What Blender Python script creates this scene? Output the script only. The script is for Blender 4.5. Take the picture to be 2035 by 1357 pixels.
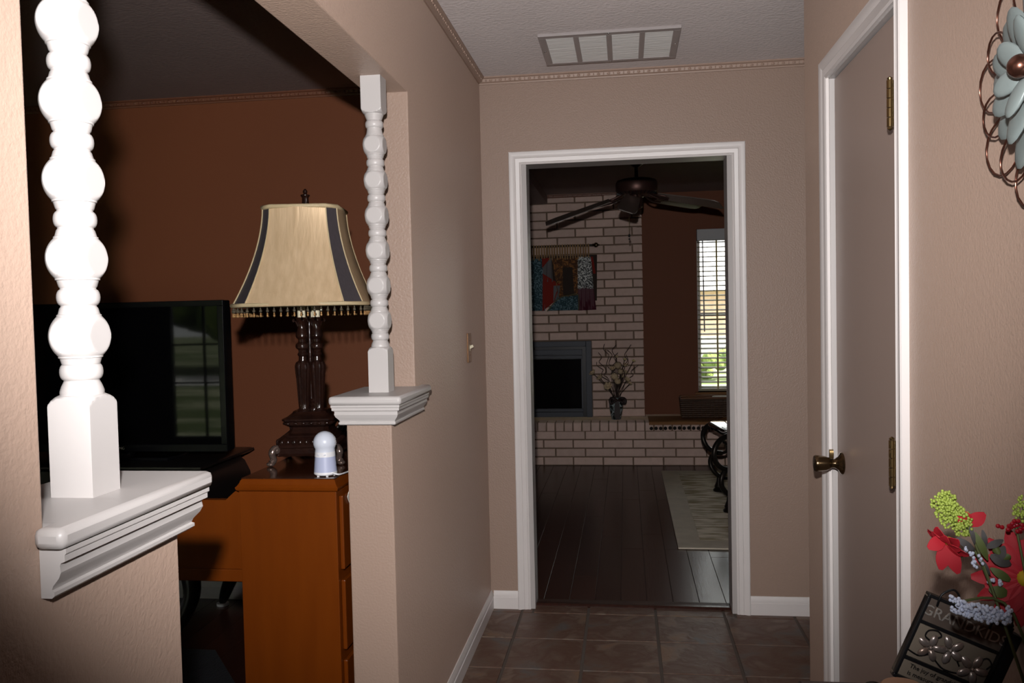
import bpy, bmesh, math, random
from mathutils import Vector, Matrix
random.seed(7)
for o in list(bpy.data.objects): bpy.data.objects.remove(o)
S = bpy.context.scene
C = S.collection
PI = math.pi

# ------------------------------------------------------------------ camera
YAW, PITCH, ROLL, CAM_H, FPX = 0.1341349, 0.03685, -0.0223865, 1.3817754, 1679.99
def cam_axes():
    fwd = Vector((-math.sin(YAW), math.cos(YAW), 0)); right = Vector((math.cos(YAW), math.sin(YAW), 0)); up = Vector((0, 0, 1))
    f = fwd*math.cos(PITCH) - up*math.sin(PITCH); u = up*math.cos(PITCH) + fwd*math.sin(PITCH)
    return right*math.cos(ROLL) + u*math.sin(ROLL), u*math.cos(ROLL) - right*math.sin(ROLL), f
R_, U_, F_ = cam_axes()
cd = bpy.data.cameras.new('camera'); cam = bpy.data.objects.new('camera', cd); C.objects.link(cam)
cd.sensor_fit = 'HORIZONTAL'; cd.sensor_width = 36.0; cd.lens = FPX/2035*36.0; cd.clip_start = 0.02; cd.clip_end = 300
M4 = Matrix((R_, U_, -F_)).transposed().to_4x4(); M4.translation = (0, 0, CAM_H); cam.matrix_world = M4
S.camera = cam
# ------------------------------------------------------------------ sky, sun, flash, exposure
S.view_settings.view_transform = 'Standard'; S.view_settings.look = 'None'
S.view_settings.gamma = 1.0; S.view_settings.use_curve_mapping = False; S.view_settings.exposure = 0.0
world = bpy.data.worlds.new('world'); S.world = world; world.use_nodes = True
wn = world.node_tree.nodes; wl = world.node_tree.links
bgn = wn['Background']; bgn.inputs[0].default_value = (1.0, .985, .955, 1); bgn.inputs[1].default_value = 5.0   # bright hazy sky
sl = bpy.data.lights.new('sun', 'SUN'); sl.energy = 28; sl.angle = 0.01; sl.color = (1, .95, .88)
sun = bpy.data.objects.new('sun', sl); C.objects.link(sun); sun.rotation_euler = Vector((-.60, .20, -.77)).to_track_quat('-Z', 'Y').to_euler(); sun.location = (0, 0, 12)
# the photographer's flash: mounted above the lens, aimed a little up
fl = bpy.data.lights.new('camera_flash', 'SPOT'); fl.energy = 260; fl.shadow_soft_size = 0.022
fl.spot_size = math.radians(82); fl.spot_blend = .78; fl.color = (1.0, 0.965, 0.95)
flash = bpy.data.objects.new('camera_flash', fl); C.objects.link(flash)
fyaw, fup = YAW+math.radians(-.3), math.radians(.4)
fd = Vector((-math.sin(fyaw)*math.cos(fup), math.cos(fyaw)*math.cos(fup), math.sin(fup))); fr = Vector((math.cos(fyaw), math.sin(fyaw), 0))
Mf = Matrix((fr, fr.cross(fd).normalized(), -fd)).transposed().to_4x4()
Mf.translation = Vector((0, 0, CAM_H)) - R_*0.03 + U_*0.21 - F_*0.03
flash.matrix_world = Mf; flash.scale = (1.0, 1, 1)

# ------------------------------------------------------------------ materials
MATS = {}
def mat(name, col, rough=.6, metal=0.0, bump=None, var=None, rand=0.0, coat=0.0, spec=.5, col2=None, sheen=0.0, stretch=None, detail=3.0, drough=0.0, contrast=(.3, .7), twist=0.0):
    """bump=(scale,strength,distance) noise relief; var=(scale,amount) tone drift towards col2 or a darker tone; rand = tone drift by object"""
    if name in MATS: return MATS[name]
    m = bpy.data.materials.new(name); m.use_nodes = True; MATS[name] = m
    nt = m.node_tree; N = nt.nodes; L = nt.links; b = N['Principled BSDF']
    b.inputs['Base Color'].default_value = (*col, 1); b.inputs['Roughness'].default_value = rough; b.inputs['Metallic'].default_value = metal
    b.inputs['Specular IOR Level'].default_value = spec; b.inputs['Coat Weight'].default_value = coat; b.inputs['Coat Roughness'].default_value = .12
    b.inputs['Sheen Weight'].default_value = sheen
    if 'Diffuse Roughness' in b.inputs: b.inputs['Diffuse Roughness'].default_value = drough
    src = None
    pos = N.new('ShaderNodeNewGeometry').outputs['Position']
    if stretch:
        mp = N.new('ShaderNodeMapping'); mp.inputs['Scale'].default_value = stretch; L.new(pos, mp.inputs[0]); pos2 = mp.outputs[0]
    else: pos2 = pos
    if var:
        n = N.new('ShaderNodeTexNoise'); n.inputs['Scale'].default_value = var[0]; n.inputs['Detail'].default_value = detail; L.new(pos2, n.inputs['Vector'])
        r = N.new('ShaderNodeMapRange'); n.inputs['Distortion'].default_value = twist
        r.inputs[1].default_value = contrast[0]; r.inputs[2].default_value = contrast[1]; r.inputs[3].default_value = 0; r.inputs[4].default_value = var[1]
        L.new(n.outputs[0], r.inputs[0])
        mx = N.new('ShaderNodeMix'); mx.data_type = 'RGBA'; L.new(r.outputs[0], mx.inputs[0])
        mx.inputs[6].default_value = (*col, 1); c2 = col2 or tuple(c*.5 for c in col); mx.inputs[7].default_value = (*c2, 1)
        src = mx.outputs[2]
    if rand:
        oi = N.new('ShaderNodeObjectInfo'); r = N.new('ShaderNodeMapRange'); r.inputs[3].default_value = 1-rand; r.inputs[4].default_value = 1+rand
        L.new(oi.outputs['Random'], r.inputs[0]); hv = N.new('ShaderNodeHueSaturation'); L.new(r.outputs[0], hv.inputs['Value'])
        if src: L.new(src, hv.inputs['Color'])
        else: hv.inputs['Color'].default_value = (*col, 1)
        src = hv.outputs[0]
    if src: L.new(src, b.inputs['Base Color'])
    if bump:
        n = N.new('ShaderNodeTexNoise'); n.inputs['Scale'].default_value = bump[0]; n.inputs['Detail'].default_value = 4; L.new(pos2, n.inputs['Vector'])
        bp = N.new('ShaderNodeBump'); bp.inputs['Strength'].default_value = bump[1]; bp.inputs['Distance'].default_value = bump[2]
        L.new(n.outputs[0], bp.inputs['Height']); L.new(bp.outputs[0], b.inputs['Normal'])
    return m
def glass(name, tint, refl=.08, rough=.0):
    m = bpy.data.materials.new(name); m.use_nodes = True; N = m.node_tree.nodes; L = m.node_tree.links
    N.remove(N['Principled BSDF']); out = N['Material Output']
    t = N.new('ShaderNodeBsdfTransparent'); t.inputs[0].default_value = (*tint, 1); g = N.new('ShaderNodeBsdfGlossy'); g.inputs['Roughness'].default_value = rough
    lw = N.new('ShaderNodeFresnel'); lw.inputs[0].default_value = 1.5; mx = N.new('ShaderNodeMixShader')
    L.new(lw.outputs[0], mx.inputs[0]); L.new(t.outputs[0], mx.inputs[1]); L.new(g.outputs[0], mx.inputs[2]); L.new(mx.outputs[0], out.inputs[0])
    return m
M_tan = mat('tan_wall_paint', (.40, .285, .225), .46, bump=(155, .50, .0032), var=(1.3, .10), drough=.36)
M_brown = mat('brown_wall_paint', (.20, .064, .026), .62, drough=.4, spec=.3, bump=(150, .22, .0025), var=(1.6, .12))
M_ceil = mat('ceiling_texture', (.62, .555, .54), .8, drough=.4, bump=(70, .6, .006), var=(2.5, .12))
M_ceil2 = mat('shade_toned_ceiling_texture', (.27, .20, .185), .85, bump=(70, .5, .005), var=(2.5, .12))  # darker copy of the hall ceiling; room shade put into the colour
M_casing = mat('flash_lifted_casing_paint', (.80, .755, .74), .38, bump=(160, .05, .001))  # same white brightened; offsets flash falloff at the far trim in its colour
M_white = mat('flash_dimmed_white_paint', (.54, .512, .503), .38, bump=(160, .05, .001))  # same white darkened; close flash on posts and caps toned down in the colour
M_crown = mat('tan_crown_paint', (.40, .28, .22), .45)
M_crownb = mat('brown_crown_paint', (.17, .062, .033), .45)
M_door = mat('taupe_door_paint', (.27, .20, .17), .42, drough=.3, bump=(300, .03, .001))
M_jamb = mat('jamb_paint', (.50, .47, .46), .45)
M_grout = mat('grout', (.115, .09, .075), .9, bump=(200, .4, .002))
M_hidden = mat('subfloor', (.05, .035, .03), .8)
M_mortar = mat('mortar', (.20, .135, .095), .95, bump=(140, .6, .004))
M_brick = mat('painted_brick', (.74, .57, .50), .85, drough=.4, bump=(120, .7, .004), var=(22, .35), col2=(.56, .41, .34), rand=.10)
M_hearthtop = mat('hearth_top', (.68, .50, .35), .8, drough=.6, bump=(90, .4, .003), var=(9, .4))
M_steel = mat('blue_grey_steel', (.040, .046, .062), .5, .1)
M_black = mat('black_metal', (.012, .012, .014), .4, .3)
M_fireglass = mat('fire_glass', (.004, .004, .005), .08)
M_iron = mat('dark_bronze_iron', (.03, .024, .02), .35, .7)
M_bronze = mat('fan_bronze', (.075, .035, .028), .4, .65)
M_brass = mat('antique_brass', (.32, .22, .10), .22, .95)
M_knob = mat('dark_brass', (.16, .105, .055), .2, .95)
M_chrome = mat('screw_steel', (.6, .6, .6), .25, 1)
M_copper = mat('copper_wire', (.20, .085, .06), .28, .9)
M_tv = mat('tv_plastic', (.005, .005, .006), .2, spec=.1)
M_screen = mat('tv_screen', (.002, .002, .0025), .03, spec=.16)
M_blackwood = mat('black_lacquer', (.010, .008, .008), .3)
M_cab = mat('honey_brown_wood', (.155, .033, .002), .34, var=(9, .4), col2=(.10, .018, .001), stretch=(3, 3, .35), spec=.25)
M_cabtop = mat('polished_brown_top', (.055, .016, .006), .1, var=(7, .4), stretch=(1, .3, 1), coat=.6)
M_lampw = mat('carved_dark_wood', (.011, .0045, .0035), .2, bump=(60, .3, .004), var=(30, .6), col2=(.028, .010, .006))
M_silver = mat('silvered_foot', (.30, .22, .19), .18, .8)
M_gold = mat('gold_satin', (.72, .53, .33), .36, .3, var=(12, .5), col2=(.52, .36, .20), stretch=(5, 5, .18), bump=(12, .5, .004))
M_goldtrim = mat('gold_braid', (.50, .40, .24), .5, bump=(300, .4, .002))
M_navy = mat('navy_satin', (.055, .048, .055), .42, var=(40, .4), stretch=(5, 5, .25))
M_bead = mat('smoky_bead', (.10, .085, .06), .08, .2, coat=.5)
M_beadtip = mat('amber_bead', (.42, .24, .10), .15, .3)
M_cream = mat('cream_plastic', (.75, .68, .50), .4)
M_blue = mat('pale_blue_plastic', (.46, .50, .68), .35)
M_pale = mat('white_blue_plastic', (.66, .70, .80), .3)
M_wplastic = mat('white_plastic', (.80, .80, .83), .3)
M_paper = mat('paper', (.70, .68, .62), .8)
M_paperg = mat('grey_paper', (.22, .22, .22), .7)
M_rackwood = mat('rack_wood', (.16, .06, .02), .4)
M_switch = mat('switch_plate', (.30, .16, .08), .35, .3)
M_vent = mat('vent_enamel', (.40, .36, .355), .4)
M_filter = mat('filter_cloth', (.80, .785, .765), .9, drough=.4, bump=(60, .6, .006), var=(45, .35), col2=(.70, .71, .67), stretch=(.15, 1, 1))
M_blind = mat('blind_slat', (.40, .36, .24), .5)
M_tape = mat('blind_tape', (.62, .52, .25), .8)
M_valance = mat('valance_grey', (.52, .52, .53), .6)
M_wicker = mat('dark_wicker', (.07, .034, .018), .55, rand=.1)
M_rug = mat('cream_rug', (.66, .59, .48), .95, drough=.4, var=(5.5, .95), col2=(.26, .21, .11), stretch=(1, 4.2, 1), bump=(300, .5, .004), detail=8, contrast=(.40, .62))
M_rugb = mat('rug_border', (.70, .62, .50), .95, bump=(300, .5, .004), var=(9, .3))
M_bluerug = mat('dark_blue_rug', (.016, .018, .024), .95, bump=(120, .8, .008), var=(25, .7))
M_runner = mat('tan_cloth', (.28, .13, .05), .85, bump=(250, .4, .002), var=(5, .3))
M_pom = mat('pompom', (.022, .016, .014), .95, bump=(300, 1, .006))
M_bead2 = mat('fringe_cord', (.55, .50, .44), .6)
M_leafgrey = mat('grey_leaf', (.075, .070, .070), .7)
M_leaf = mat('green_leaf', (.10, .13, .035), .6)
M_stem = mat('green_stem', (.10, .12, .04), .6)
M_lime = mat('lime_berry', (.36, .46, .08), .5)
M_red = mat('red_petal', (.45, .012, .025), .65, rand=.15)
M_crimson = mat('crimson_berry', (.30, .004, .012), .12, coat=.6)
M_yellow = mat('yellow_centre', (.60, .42, .02), .6)
M_wflower = mat('white_blossom', (.62, .68, .85), .6)
M_sage = mat('sage_petal', (.27, .33, .33), .42, .1, var=(14, .5), col2=(.20, .22, .21), rand=.10)
M_plaque = mat('plaque_metal', (.20, .155, .13), .45, .5, var=(60, .4))
M_plaque2 = mat('plaque_linen', (.25, .205, .16), .6, .2)
M_pewter = mat('pewter', (.55, .51, .50), .3, .7, var=(40, .6), col2=(.28, .14, .06))
M_letter = mat('letter_relief', (.62, .58, .54), .3, .6)
M_ink = mat('ink', (.010, .008, .007), .6)
M_pot = mat('dark_pot', (.010, .011, .016), .5)
M_tablewood = mat('espresso_wood', (.020, .010, .008), .35)
M_candle = mat('tan_candle', (.34, .18, .10), .5)
M_vase = mat('glazed_vase', (.34, .40, .40), .12, var=(13, 1.0), col2=(.02, .025, .025), coat=.5, contrast=(.44, .54), twist=3.0)
M_ribbon = mat('brown_ribbon', (.020, .007, .006), .6)
M_dry = mat('dried_petal', (.58, .44, .28), .8, var=(80, .5), rand=.2)
M_twig = mat('twig', (.035, .02, .015), .8)
M_teal = mat('teal_plush', (.025, .06, .075), .9, bump=(40, 1, .02), var=(24, .9), col2=(.16, .26, .30), detail=2, contrast=(.50, .58), twist=3.0)
M_redf = mat('red_felt', (.22, .014, .006), .9)
M_goldf = mat('brown_velvet', (.07, .026, .009), .8, bump=(30, 1, .02), var=(18, .9), col2=(.30, .12, .03), contrast=(.48, .60), twist=2.5)
M_dkbrown = mat('dark_brown_velvet', (.032, .018, .012), .85, bump=(50, .6, .01))
M_zebra = mat('silver_black_brocade', (.02, .022, .024), .6, var=(26, 1.0), col2=(.60, .62, .60), detail=1.5, contrast=(.50, .55), twist=4.0)
M_maroon = mat('maroon_satin', (.075, .006, .020), .6)
M_greyf = mat('grey_satin', (.10, .09, .095), .6)
M_tassel = mat('tan_tassel', (.34, .20, .09), .8, rand=.1)
M_olive = mat('olive_cord', (.14, .12, .06), .8)
M_grass = mat('lawn', (.07, .10, .025), .95, bump=(20, .6, .05), var=(.8, .9), col2=(.34, .34, .22), contrast=(.45, .62), stretch=(.5, 1.6, 1))
M_road = mat('pale_concrete', (.55, .53, .52), .9)
M_hbrick = mat('house_brick', (.60, .42, .32), .9, var=(6, .5))
M_roof = mat('pale_roof', (.62, .60, .60), .9, var=(4, .4))
M_hedge = mat('hedge_leaves', (.07, .12, .025), .9, bump=(8, 1, .2), var=(3.5, .9), col2=(.22, .28, .06))
M_bark = mat('bark', (.06, .045, .035), .9)
M_pane = glass('window_pane', (.93, .95, .95))
M_tglass = glass('table_glass', (.86, .93, .90))

def tile_material():
    m = bpy.data.materials.new('slate_tile'); m.use_nodes = True; N = m.node_tree.nodes; L = m.node_tree.links; b = N['Principled BSDF']
    pos = N.new('ShaderNodeNewGeometry').outputs['Position']; oi = N.new('ShaderNodeObjectInfo')
    ad = N.new('ShaderNodeVectorMath'); ad.operation = 'SCALE'; ad.inputs[3].default_value = 9.0; cx = N.new('ShaderNodeCombineXYZ')
    L.new(oi.outputs['Random'], cx.inputs[2]); L.new(cx.outputs[0], ad.inputs[0]); v = N.new('ShaderNodeVectorMath'); L.new(pos, v.inputs[0]); L.new(ad.outputs[0], v.inputs[1])
    n = N.new('ShaderNodeTexNoise'); n.inputs['Scale'].default_value = 7; n.inputs['Detail'].default_value = 6; n.inputs['Distortion'].default_value = .7; L.new(v.outputs[0], n.inputs['Vector'])
    cr = N.new('ShaderNodeValToRGB'); e = cr.color_ramp.elements
    e[0].position = .30; e[0].color = (.125, .108, .10, 1); e[1].position = .72; e[1].color = (.22, .13, .078, 1)
    for p, c in ((.42, (.145, .088, .062, 1)), (.53, (.12, .058, .036, 1)), (.62, (.185, .128, .095, 1))):
        x = cr.color_ramp.elements.new(p); x.color = c
    L.new(n.outputs[0], cr.inputs[0]); L.new(cr.outputs[0], b.inputs['Base Color']); b.inputs['Roughness'].default_value = .5
    bp = N.new('ShaderNodeBump'); bp.inputs['Strength'].default_value = .55; bp.inputs['Distance'].default_value = .006; n2 = N.new('ShaderNodeTexNoise'); n2.inputs['Scale'].default_value = 16; n2.inputs['Detail'].default_value = 6; n2.inputs['Distortion'].default_value = 1.2
    L.new(v.outputs[0], n2.inputs['Vector']); L.new(n2.outputs[0], bp.inputs['Height']); L.new(bp.outputs[0], b.inputs['Normal']); return m
M_tile = tile_material()
M_plank = mat('dark_plank', (.050, .017, .011), .27, spec=.4, var=(10, .6), col2=(.024, .009, .007), stretch=(9, .5, 1), bump=(14, .12, .002), rand=.22, detail=6)

# ------------------------------------------------------------------ mesh helpers
def smooth_path(pts, n=6, closed=False):
    P = [Vector(p) for p in pts]; out = []; k = len(P)
    rng = range(k) if closed else range(k-1)
    for i in rng:
        p0 = P[(i-1) % k] if closed or i else P[0]; p1 = P[i]; p2 = P[(i+1) % k]; p3 = P[(i+2) % k] if closed or i+2 < k else P[-1]
        for j in range(n):
            t = j/n
            out.append(.5*((2*p1)+(p2-p0)*t+(2*p0-5*p1+4*p2-p3)*t*t+(3*p1-p0-3*p2+p3)*t**3))
    if not closed: out.append(P[-1])
    return out
class MB:
    def __init__(s): s.v = []; s.f = []; s.T = None
    def add(s, vs, fs):
        k = len(s.v)
        s.v += [tuple(s.T @ Vector(p)) if s.T else tuple(p) for p in vs]; s.f += [tuple(i+k for i in f) for f in fs]; return s
    def box(s, x0, x1, y0, y1, z0, z1):
        return s.add([(x0,y0,z0),(x1,y0,z0),(x1,y1,z0),(x0,y1,z0),(x0,y0,z1),(x1,y0,z1),(x1,y1,z1),(x0,y1,z1)],
                     [(0,3,2,1),(4,5,6,7),(0,1,5,4),(1,2,6,5),(2,3,7,6),(3,0,4,7)])
    def lathe(s, prof, c=(0,0), seg=32, clamp=None, flute=None):
        vs = []; fs = []; n = len(prof)
        for r, z in prof:
            for i in range(seg):
                a = 2*PI*i/seg; rr = r
                if flute and flute[2] <= z <= flute[3]: rr = r*(1+flute[1]*math.cos(flute[0]*a))
                x = rr*math.cos(a); y = rr*math.sin(a)
                if clamp: x = max(-clamp, min(clamp, x)); y = max(-clamp, min(clamp, y))
                vs.append((c[0]+x, c[1]+y, z))
        for j in range(n-1):
            for i in range(seg): fs.append((j*seg+i, j*seg+(i+1) % seg, (j+1)*seg+(i+1) % seg, (j+1)*seg+i))
        fs.append(tuple(range(seg-1, -1, -1))); fs.append(tuple((n-1)*seg+i for i in range(seg)))
        return s.add(vs, fs)
    def tube(s, pts, r, seg=8, closed=False):
        P = [Vector(p) for p in pts]; n = len(P); vs = []; fs = []; ref = None
        for i in range(n):
            t = (P[(i+1) % n]-P[i-1]) if closed or 0 < i < n-1 else (P[1]-P[0] if i == 0 else P[-1]-P[-2])
            t = t.normalized() if t.length > 1e-9 else Vector((0,0,1))
            if ref is None: ref = t.orthogonal().normalized()
            a = ref - t*ref.dot(t); a = a.normalized() if a.length > 1e-6 else t.orthogonal().normalized(); ref = a; b = t.cross(a)
            rr = r[i] if isinstance(r, (list, tuple)) else r
            for k in range(seg): vs.append(P[i]+(a*math.cos(2*PI*k/seg)+b*math.sin(2*PI*k/seg))*rr)
        for i in range(n if closed else n-1):
            j = (i+1) % n
            for k in range(seg): fs.append((i*seg+k, i*seg+(k+1) % seg, j*seg+(k+1) % seg, j*seg+k))
        if not closed: fs.append(tuple(range(seg-1, -1, -1))); fs.append(tuple((n-1)*seg+k for k in range(seg)))
        return s.add(vs, fs)
    def ball(s, c, r, seg=12, rings=8, M=None):
        rx, ry, rz = (r, r, r) if not isinstance(r, (tuple, list)) else r; vs = []; fs = []
        vs.append(Vector((0,0,-rz)))
        for j in range(1, rings):
            ph = -PI/2+PI*j/rings
            for i in range(seg):
                a = 2*PI*i/seg; vs.append(Vector((rx*math.cos(ph)*math.cos(a), ry*math.cos(ph)*math.sin(a), rz*math.sin(ph))))
        vs.append(Vector((0,0,rz)))
        if M: vs = [M @ p for p in vs]
        vs = [p+Vector(c) for p in vs]
        for i in range(seg): fs.append((0, 1+(i+1) % seg, 1+i)); fs.append((len(vs)-1, len(vs)-1-seg+i, len(vs)-1-seg+(i+1) % seg))
        for j in range(rings-2):
            for i in range(seg): fs.append((1+j*seg+i, 1+j*seg+(i+1) % seg, 1+(j+1)*seg+(i+1) % seg, 1+(j+1)*seg+i))
        return s.add(vs, fs)
    def prism(s, poly, axis, a, b):
        def w(p, t): return {'x': (t,p[0],p[1]), 'y': (p[0],t,p[1]), 'z': (p[0],p[1],t)}[axis]
        n = len(poly); vs = [w(p, a) for p in poly]+[w(p, b) for p in poly]
        fs = [tuple(range(n-1, -1, -1)), tuple(range(n, 2*n))]+[(i, (i+1) % n, n+(i+1) % n, n+i) for i in range(n)]
        return s.add(vs, fs)
    def loft(s, rings, cap=True):
        n = len(rings[0]); vs = [p for r in rings for p in r]; fs = []
        for j in range(len(rings)-1):
            for i in range(n): fs.append((j*n+i, j*n+(i+1) % n, (j+1)*n+(i+1) % n, (j+1)*n+i))
        if cap: fs.append(tuple(range(n-1, -1, -1))); fs.append(tuple((len(rings)-1)*n+i for i in range(n)))
        return s.add(vs, fs)
    def sheet(s, fn, nu, nv, thick):
        """thin but solid cloth: fn(u,v)->(point, normal)"""
        vs = []; fs = []
        for side in (1, -1):
            for j in range(nv+1):
                for i in range(nu+1):
                    p, n = fn(i/nu, j/nv); vs.append(Vector(p)+Vector(n)*thick*.5*side)
        k = (nu+1)*(nv+1); I = lambda i, j, q=0: q*k+j*(nu+1)+i
        for j in range(nv):
            for i in range(nu):
                fs.append((I(i,j), I(i+1,j), I(i+1,j+1), I(i,j+1))); fs.append((I(i,j,1), I(i,j+1,1), I(i+1,j+1,1), I(i+1,j,1)))
        for i in range(nu): fs.append((I(i,0), I(i,0,1), I(i+1,0,1), I(i+1,0))); fs.append((I(i,nv), I(i+1,nv), I(i+1,nv,1), I(i,nv,1)))
        for j in range(nv): fs.append((I(0,j), I(0,j+1), I(0,j+1,1), I(0,j,1))); fs.append((I(nu,j), I(nu,j,1), I(nu,j+1,1), I(nu,j+1)))
        return s.add(vs, fs)
    def mesh(s, name, m, smooth=None, recalc=True):
        me = bpy.data.meshes.new(name); me.from_pydata([tuple(p) for p in s.v], [], s.f)
        if recalc:
            bm = bmesh.new(); bm.from_mesh(me); bmesh.ops.recalc_face_normals(bm, faces=bm.faces); bm.to_mesh(me); bm.free()
        me.materials.append(m)
        if smooth:
            for p in me.polygons: p.use_smooth = True
            me.set_sharp_from_angle(angle=math.radians(smooth))
        me.update(); return me
    def build(s, name, m, parent=None, smooth=None, bevel=0, loc=None, rot=None, **tags):
        o = bpy.data.objects.new(name, s.mesh(name, m, smooth)); C.objects.link(o)
        if parent: o.parent = parent
        if loc: o.location = loc
        if rot: o.rotation_euler = rot
        if bevel:
            b = o.modifiers.new('bevel', 'BEVEL'); b.width = bevel; b.segments = 2; b.limit_method = 'ANGLE'; b.angle_limit = math.radians(40)
        for k, v in tags.items(): o[k] = v
        return o
def put(name, me, parent, loc=(0,0,0), rot=(0,0,0), scale=(1,1,1)):
    o = bpy.data.objects.new(name, me); C.objects.link(o); o.parent = parent; o.location = loc; o.rotation_euler = rot; o.scale = scale; return o
def thing(name, label, cat, loc=(0,0,0), rz=0, group=None):
    o = bpy.data.objects.new(name, None); C.objects.link(o); o.empty_display_size = .05
    o.location = loc; o.rotation_euler = (0,0,rz); o['label'] = label; o['category'] = cat
    if group: o['group'] = group
    return o
def struct(mb, name, m, label, cat, smooth=None, bevel=0):
    return mb.build(name, m, None, smooth, bevel, kind='structure', label=label, category=cat)
def B(*boxes):
    m = MB()
    for b in boxes: m.box(*b)
    return m
def text_mesh(txt, size, m, depth=.001, align='CENTER'):
    c = bpy.data.curves.new('lettering', 'FONT'); c.body = txt; c.size = size; c.extrude = depth; c.align_x = align; c.align_y = 'CENTER'; c.resolution_u = 3
    o = bpy.data.objects.new('lettering', c); C.objects.link(o); bpy.context.view_layer.update()
    me = bpy.data.meshes.new_from_object(o.evaluated_get(bpy.context.evaluated_depsgraph_get())); bpy.data.objects.remove(o); me.materials.clear(); me.materials.append(m); return me

# ------------------------------------------------------------------ room shell
XL, XLB, XR, D, ZC = -.642, -.770, .603, 3.84, 2.44
JL, JR, JZ = -.456, .4725, 2.04
wl_ = MB().prism([(-1.3,0),(1.128,0),(1.128,1.12),(.85,1.12),(.85,2.05),(2.52,2.05),(2.52,1.12),(2.245,1.12),(2.245,0),(3.84,0),(3.84,ZC),(-1.3,ZC)], 'x', XLB, XL)
struct(wl_, 'wall_left', M_tan, 'textured tan wall with low half walls and an opening on the left', 'wall', bevel=.004)
struct(B((XLB,JL-.0,D,D+.12,0,ZC),(JR,1.9,D,D+.12,0,ZC),(JL,JR,D,D+.12,JZ+.02,ZC)), 'wall_end', M_tan, 'tan end wall of the hall around the open doorway', 'wall')
struct(MB().prism([(-1.3,0),(1.968,0),(1.968,2.045),(2.607,2.045),(2.607,0),(2.95,0),(2.95,ZC),(-1.3,ZC)], 'x', XR, XR+.12).box(XR+.12,1.9,2.84,2.95,0,ZC), 'wall_right', M_tan, 'textured tan wall on the right around the closet door', 'wall', bevel=.004)
struct(B((1.9,2.0,2.84,D+.12,0,ZC)), 'wall_side', M_tan, 'tan side wall beyond the closet corner', 'wall')
struct(B((-5.3,XLB,3.88,3.96,0,ZC)), 'wall_living_back', M_brown, 'dark brown wall behind the television', 'wall')
struct(B((-5.4,-5.3,-1.3,3.96,0,ZC)), 'wall_living_left', M_brown, 'brown left wall of the living room', 'wall')
struct(B((-5.4,-4.75,-1.42,-1.3,0,ZC),(-3.55,XR+.12,-1.42,-1.3,0,ZC),(-4.75,-3.55,-1.42,-1.3,2.1,ZC),(-4.75,-3.55,-1.42,-1.3,0,.08)), 'wall_front', M_brown, 'front wall with a tall glazed window', 'wall')
struct(B((-3.0,.66,8.0,8.15,0,ZC),(1.62,3.3,8.0,8.15,0,ZC),(.66,1.62,8.0,8.15,0,.585),(.66,1.62,8.0,8.15,2.09,ZC)), 'wall_den_back', M_brown, 'brown den wall beside the brick chimney', 'wall')
struct(B((-3.1,-3.0,3.96,8.15,0,ZC)), 'wall_den_left', M_brown, 'brown left wall of the den', 'wall')
struct(B((3.2,3.3,3.96,8.0,0,ZC),(2.0,3.3,3.84,3.96,0,ZC)), 'wall_den_right', M_brown, 'brown right wall of the den', 'wall')
struct(B((XLB,2.0,-1.42,3.84,ZC,ZC+.06)), 'ceiling', M_ceil, 'pale grey textured ceiling of the hall', 'ceiling')
struct(B((-5.4,XLB,-1.42,3.84,ZC,ZC+.06)), 'ceiling', M_ceil2, 'ceiling of the living room with shade put into its taupe colour', 'ceiling')
struct(B((-5.4,3.3,3.84,8.15,ZC,ZC+.06)), 'ceiling', M_ceil2, 'ceiling of the den with shade put into its taupe colour', 'ceiling')
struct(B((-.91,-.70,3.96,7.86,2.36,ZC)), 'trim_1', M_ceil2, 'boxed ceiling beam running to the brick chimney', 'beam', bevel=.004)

# hall floor: tiles on grout
fl_h = struct(B((XLB,2.0,-1.42,D+.06,-.05,-.004)), 'floor', M_grout, 'brown slate tile floor of the hall', 'floor')
TP, TX, TY = .3027, -.494, 3.4876
def tile_mesh(w, h):
    g = .005; bm = bmesh.new()
    vs = [bm.verts.new((x, y, 0)) for x, y in ((-w/2+g,-h/2+g),(w/2-g,-h/2+g),(w/2-g,h/2-g),(-w/2+g,h/2-g))]
    f = bm.faces.new(vs); r = bmesh.ops.extrude_face_region(bm, geom=[f])
    for e in r['geom']:
        if isinstance(e, bmesh.types.BMVert): e.co.z += .009; e.co.x *= 1-.012; e.co.y *= 1-.012
    bmesh.ops.recalc_face_normals(bm, faces=bm.faces)
    me = bpy.data.meshes.new('tile'); bm.to_mesh(me); bm.free(); me.materials.append(M_tile); return me
tcache = {}
def place_tile(x0, x1, y0, y1):
    w = round(x1-x0, 4); h = round(y1-y0, 4)
    if w < .03 or h < .03: return
    if (w, h) not in tcache: tcache[(w, h)] = tile_mesh(w, h)
    put('tile', tcache[(w, h)], fl_h, ((x0+x1)/2, (y0+y1)/2, -.009+random.uniform(-.0006, .0006)), (random.uniform(-.002,.002), random.uniform(-.002,.002), 0))
xs = [XL]+[TX+i*TP for i in range(0, 9)]; xs = [x for x in xs if x < 1.9]+[1.9]
ys = [TY+TP]+[TY-i*TP for i in range(0, 16)]
for j in range(len(ys)-1):
    for i in range(len(xs)-1):
        x0, x1, y1, y0 = xs[i], xs[i+1], ys[j], ys[j+1]
        if y0 < -1.3: continue
        if y1 <= 2.96 or y0 < 2.6:
            if x0 >= XR: continue
            x1 = min(x1, XR)
        place_tile(x0, x1, y0, y1)
for i in range(len(xs)-1):
    x0, x1 = max(xs[i], JL+.012), min(xs[i+1], JR-.012)
    if x1 > x0: place_tile(x0, x1, TY+TP, 3.885)
for i in range(len(xs)-1):                      # slivers beside the door casing
    for a, b in ((XL, JL+.012), (JR-.012, 1.9)):
        x0, x1 = max(xs[i], a), min(xs[i+1], b)
        if x1 > x0: place_tile(x0, x1, TY+TP, D)

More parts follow.
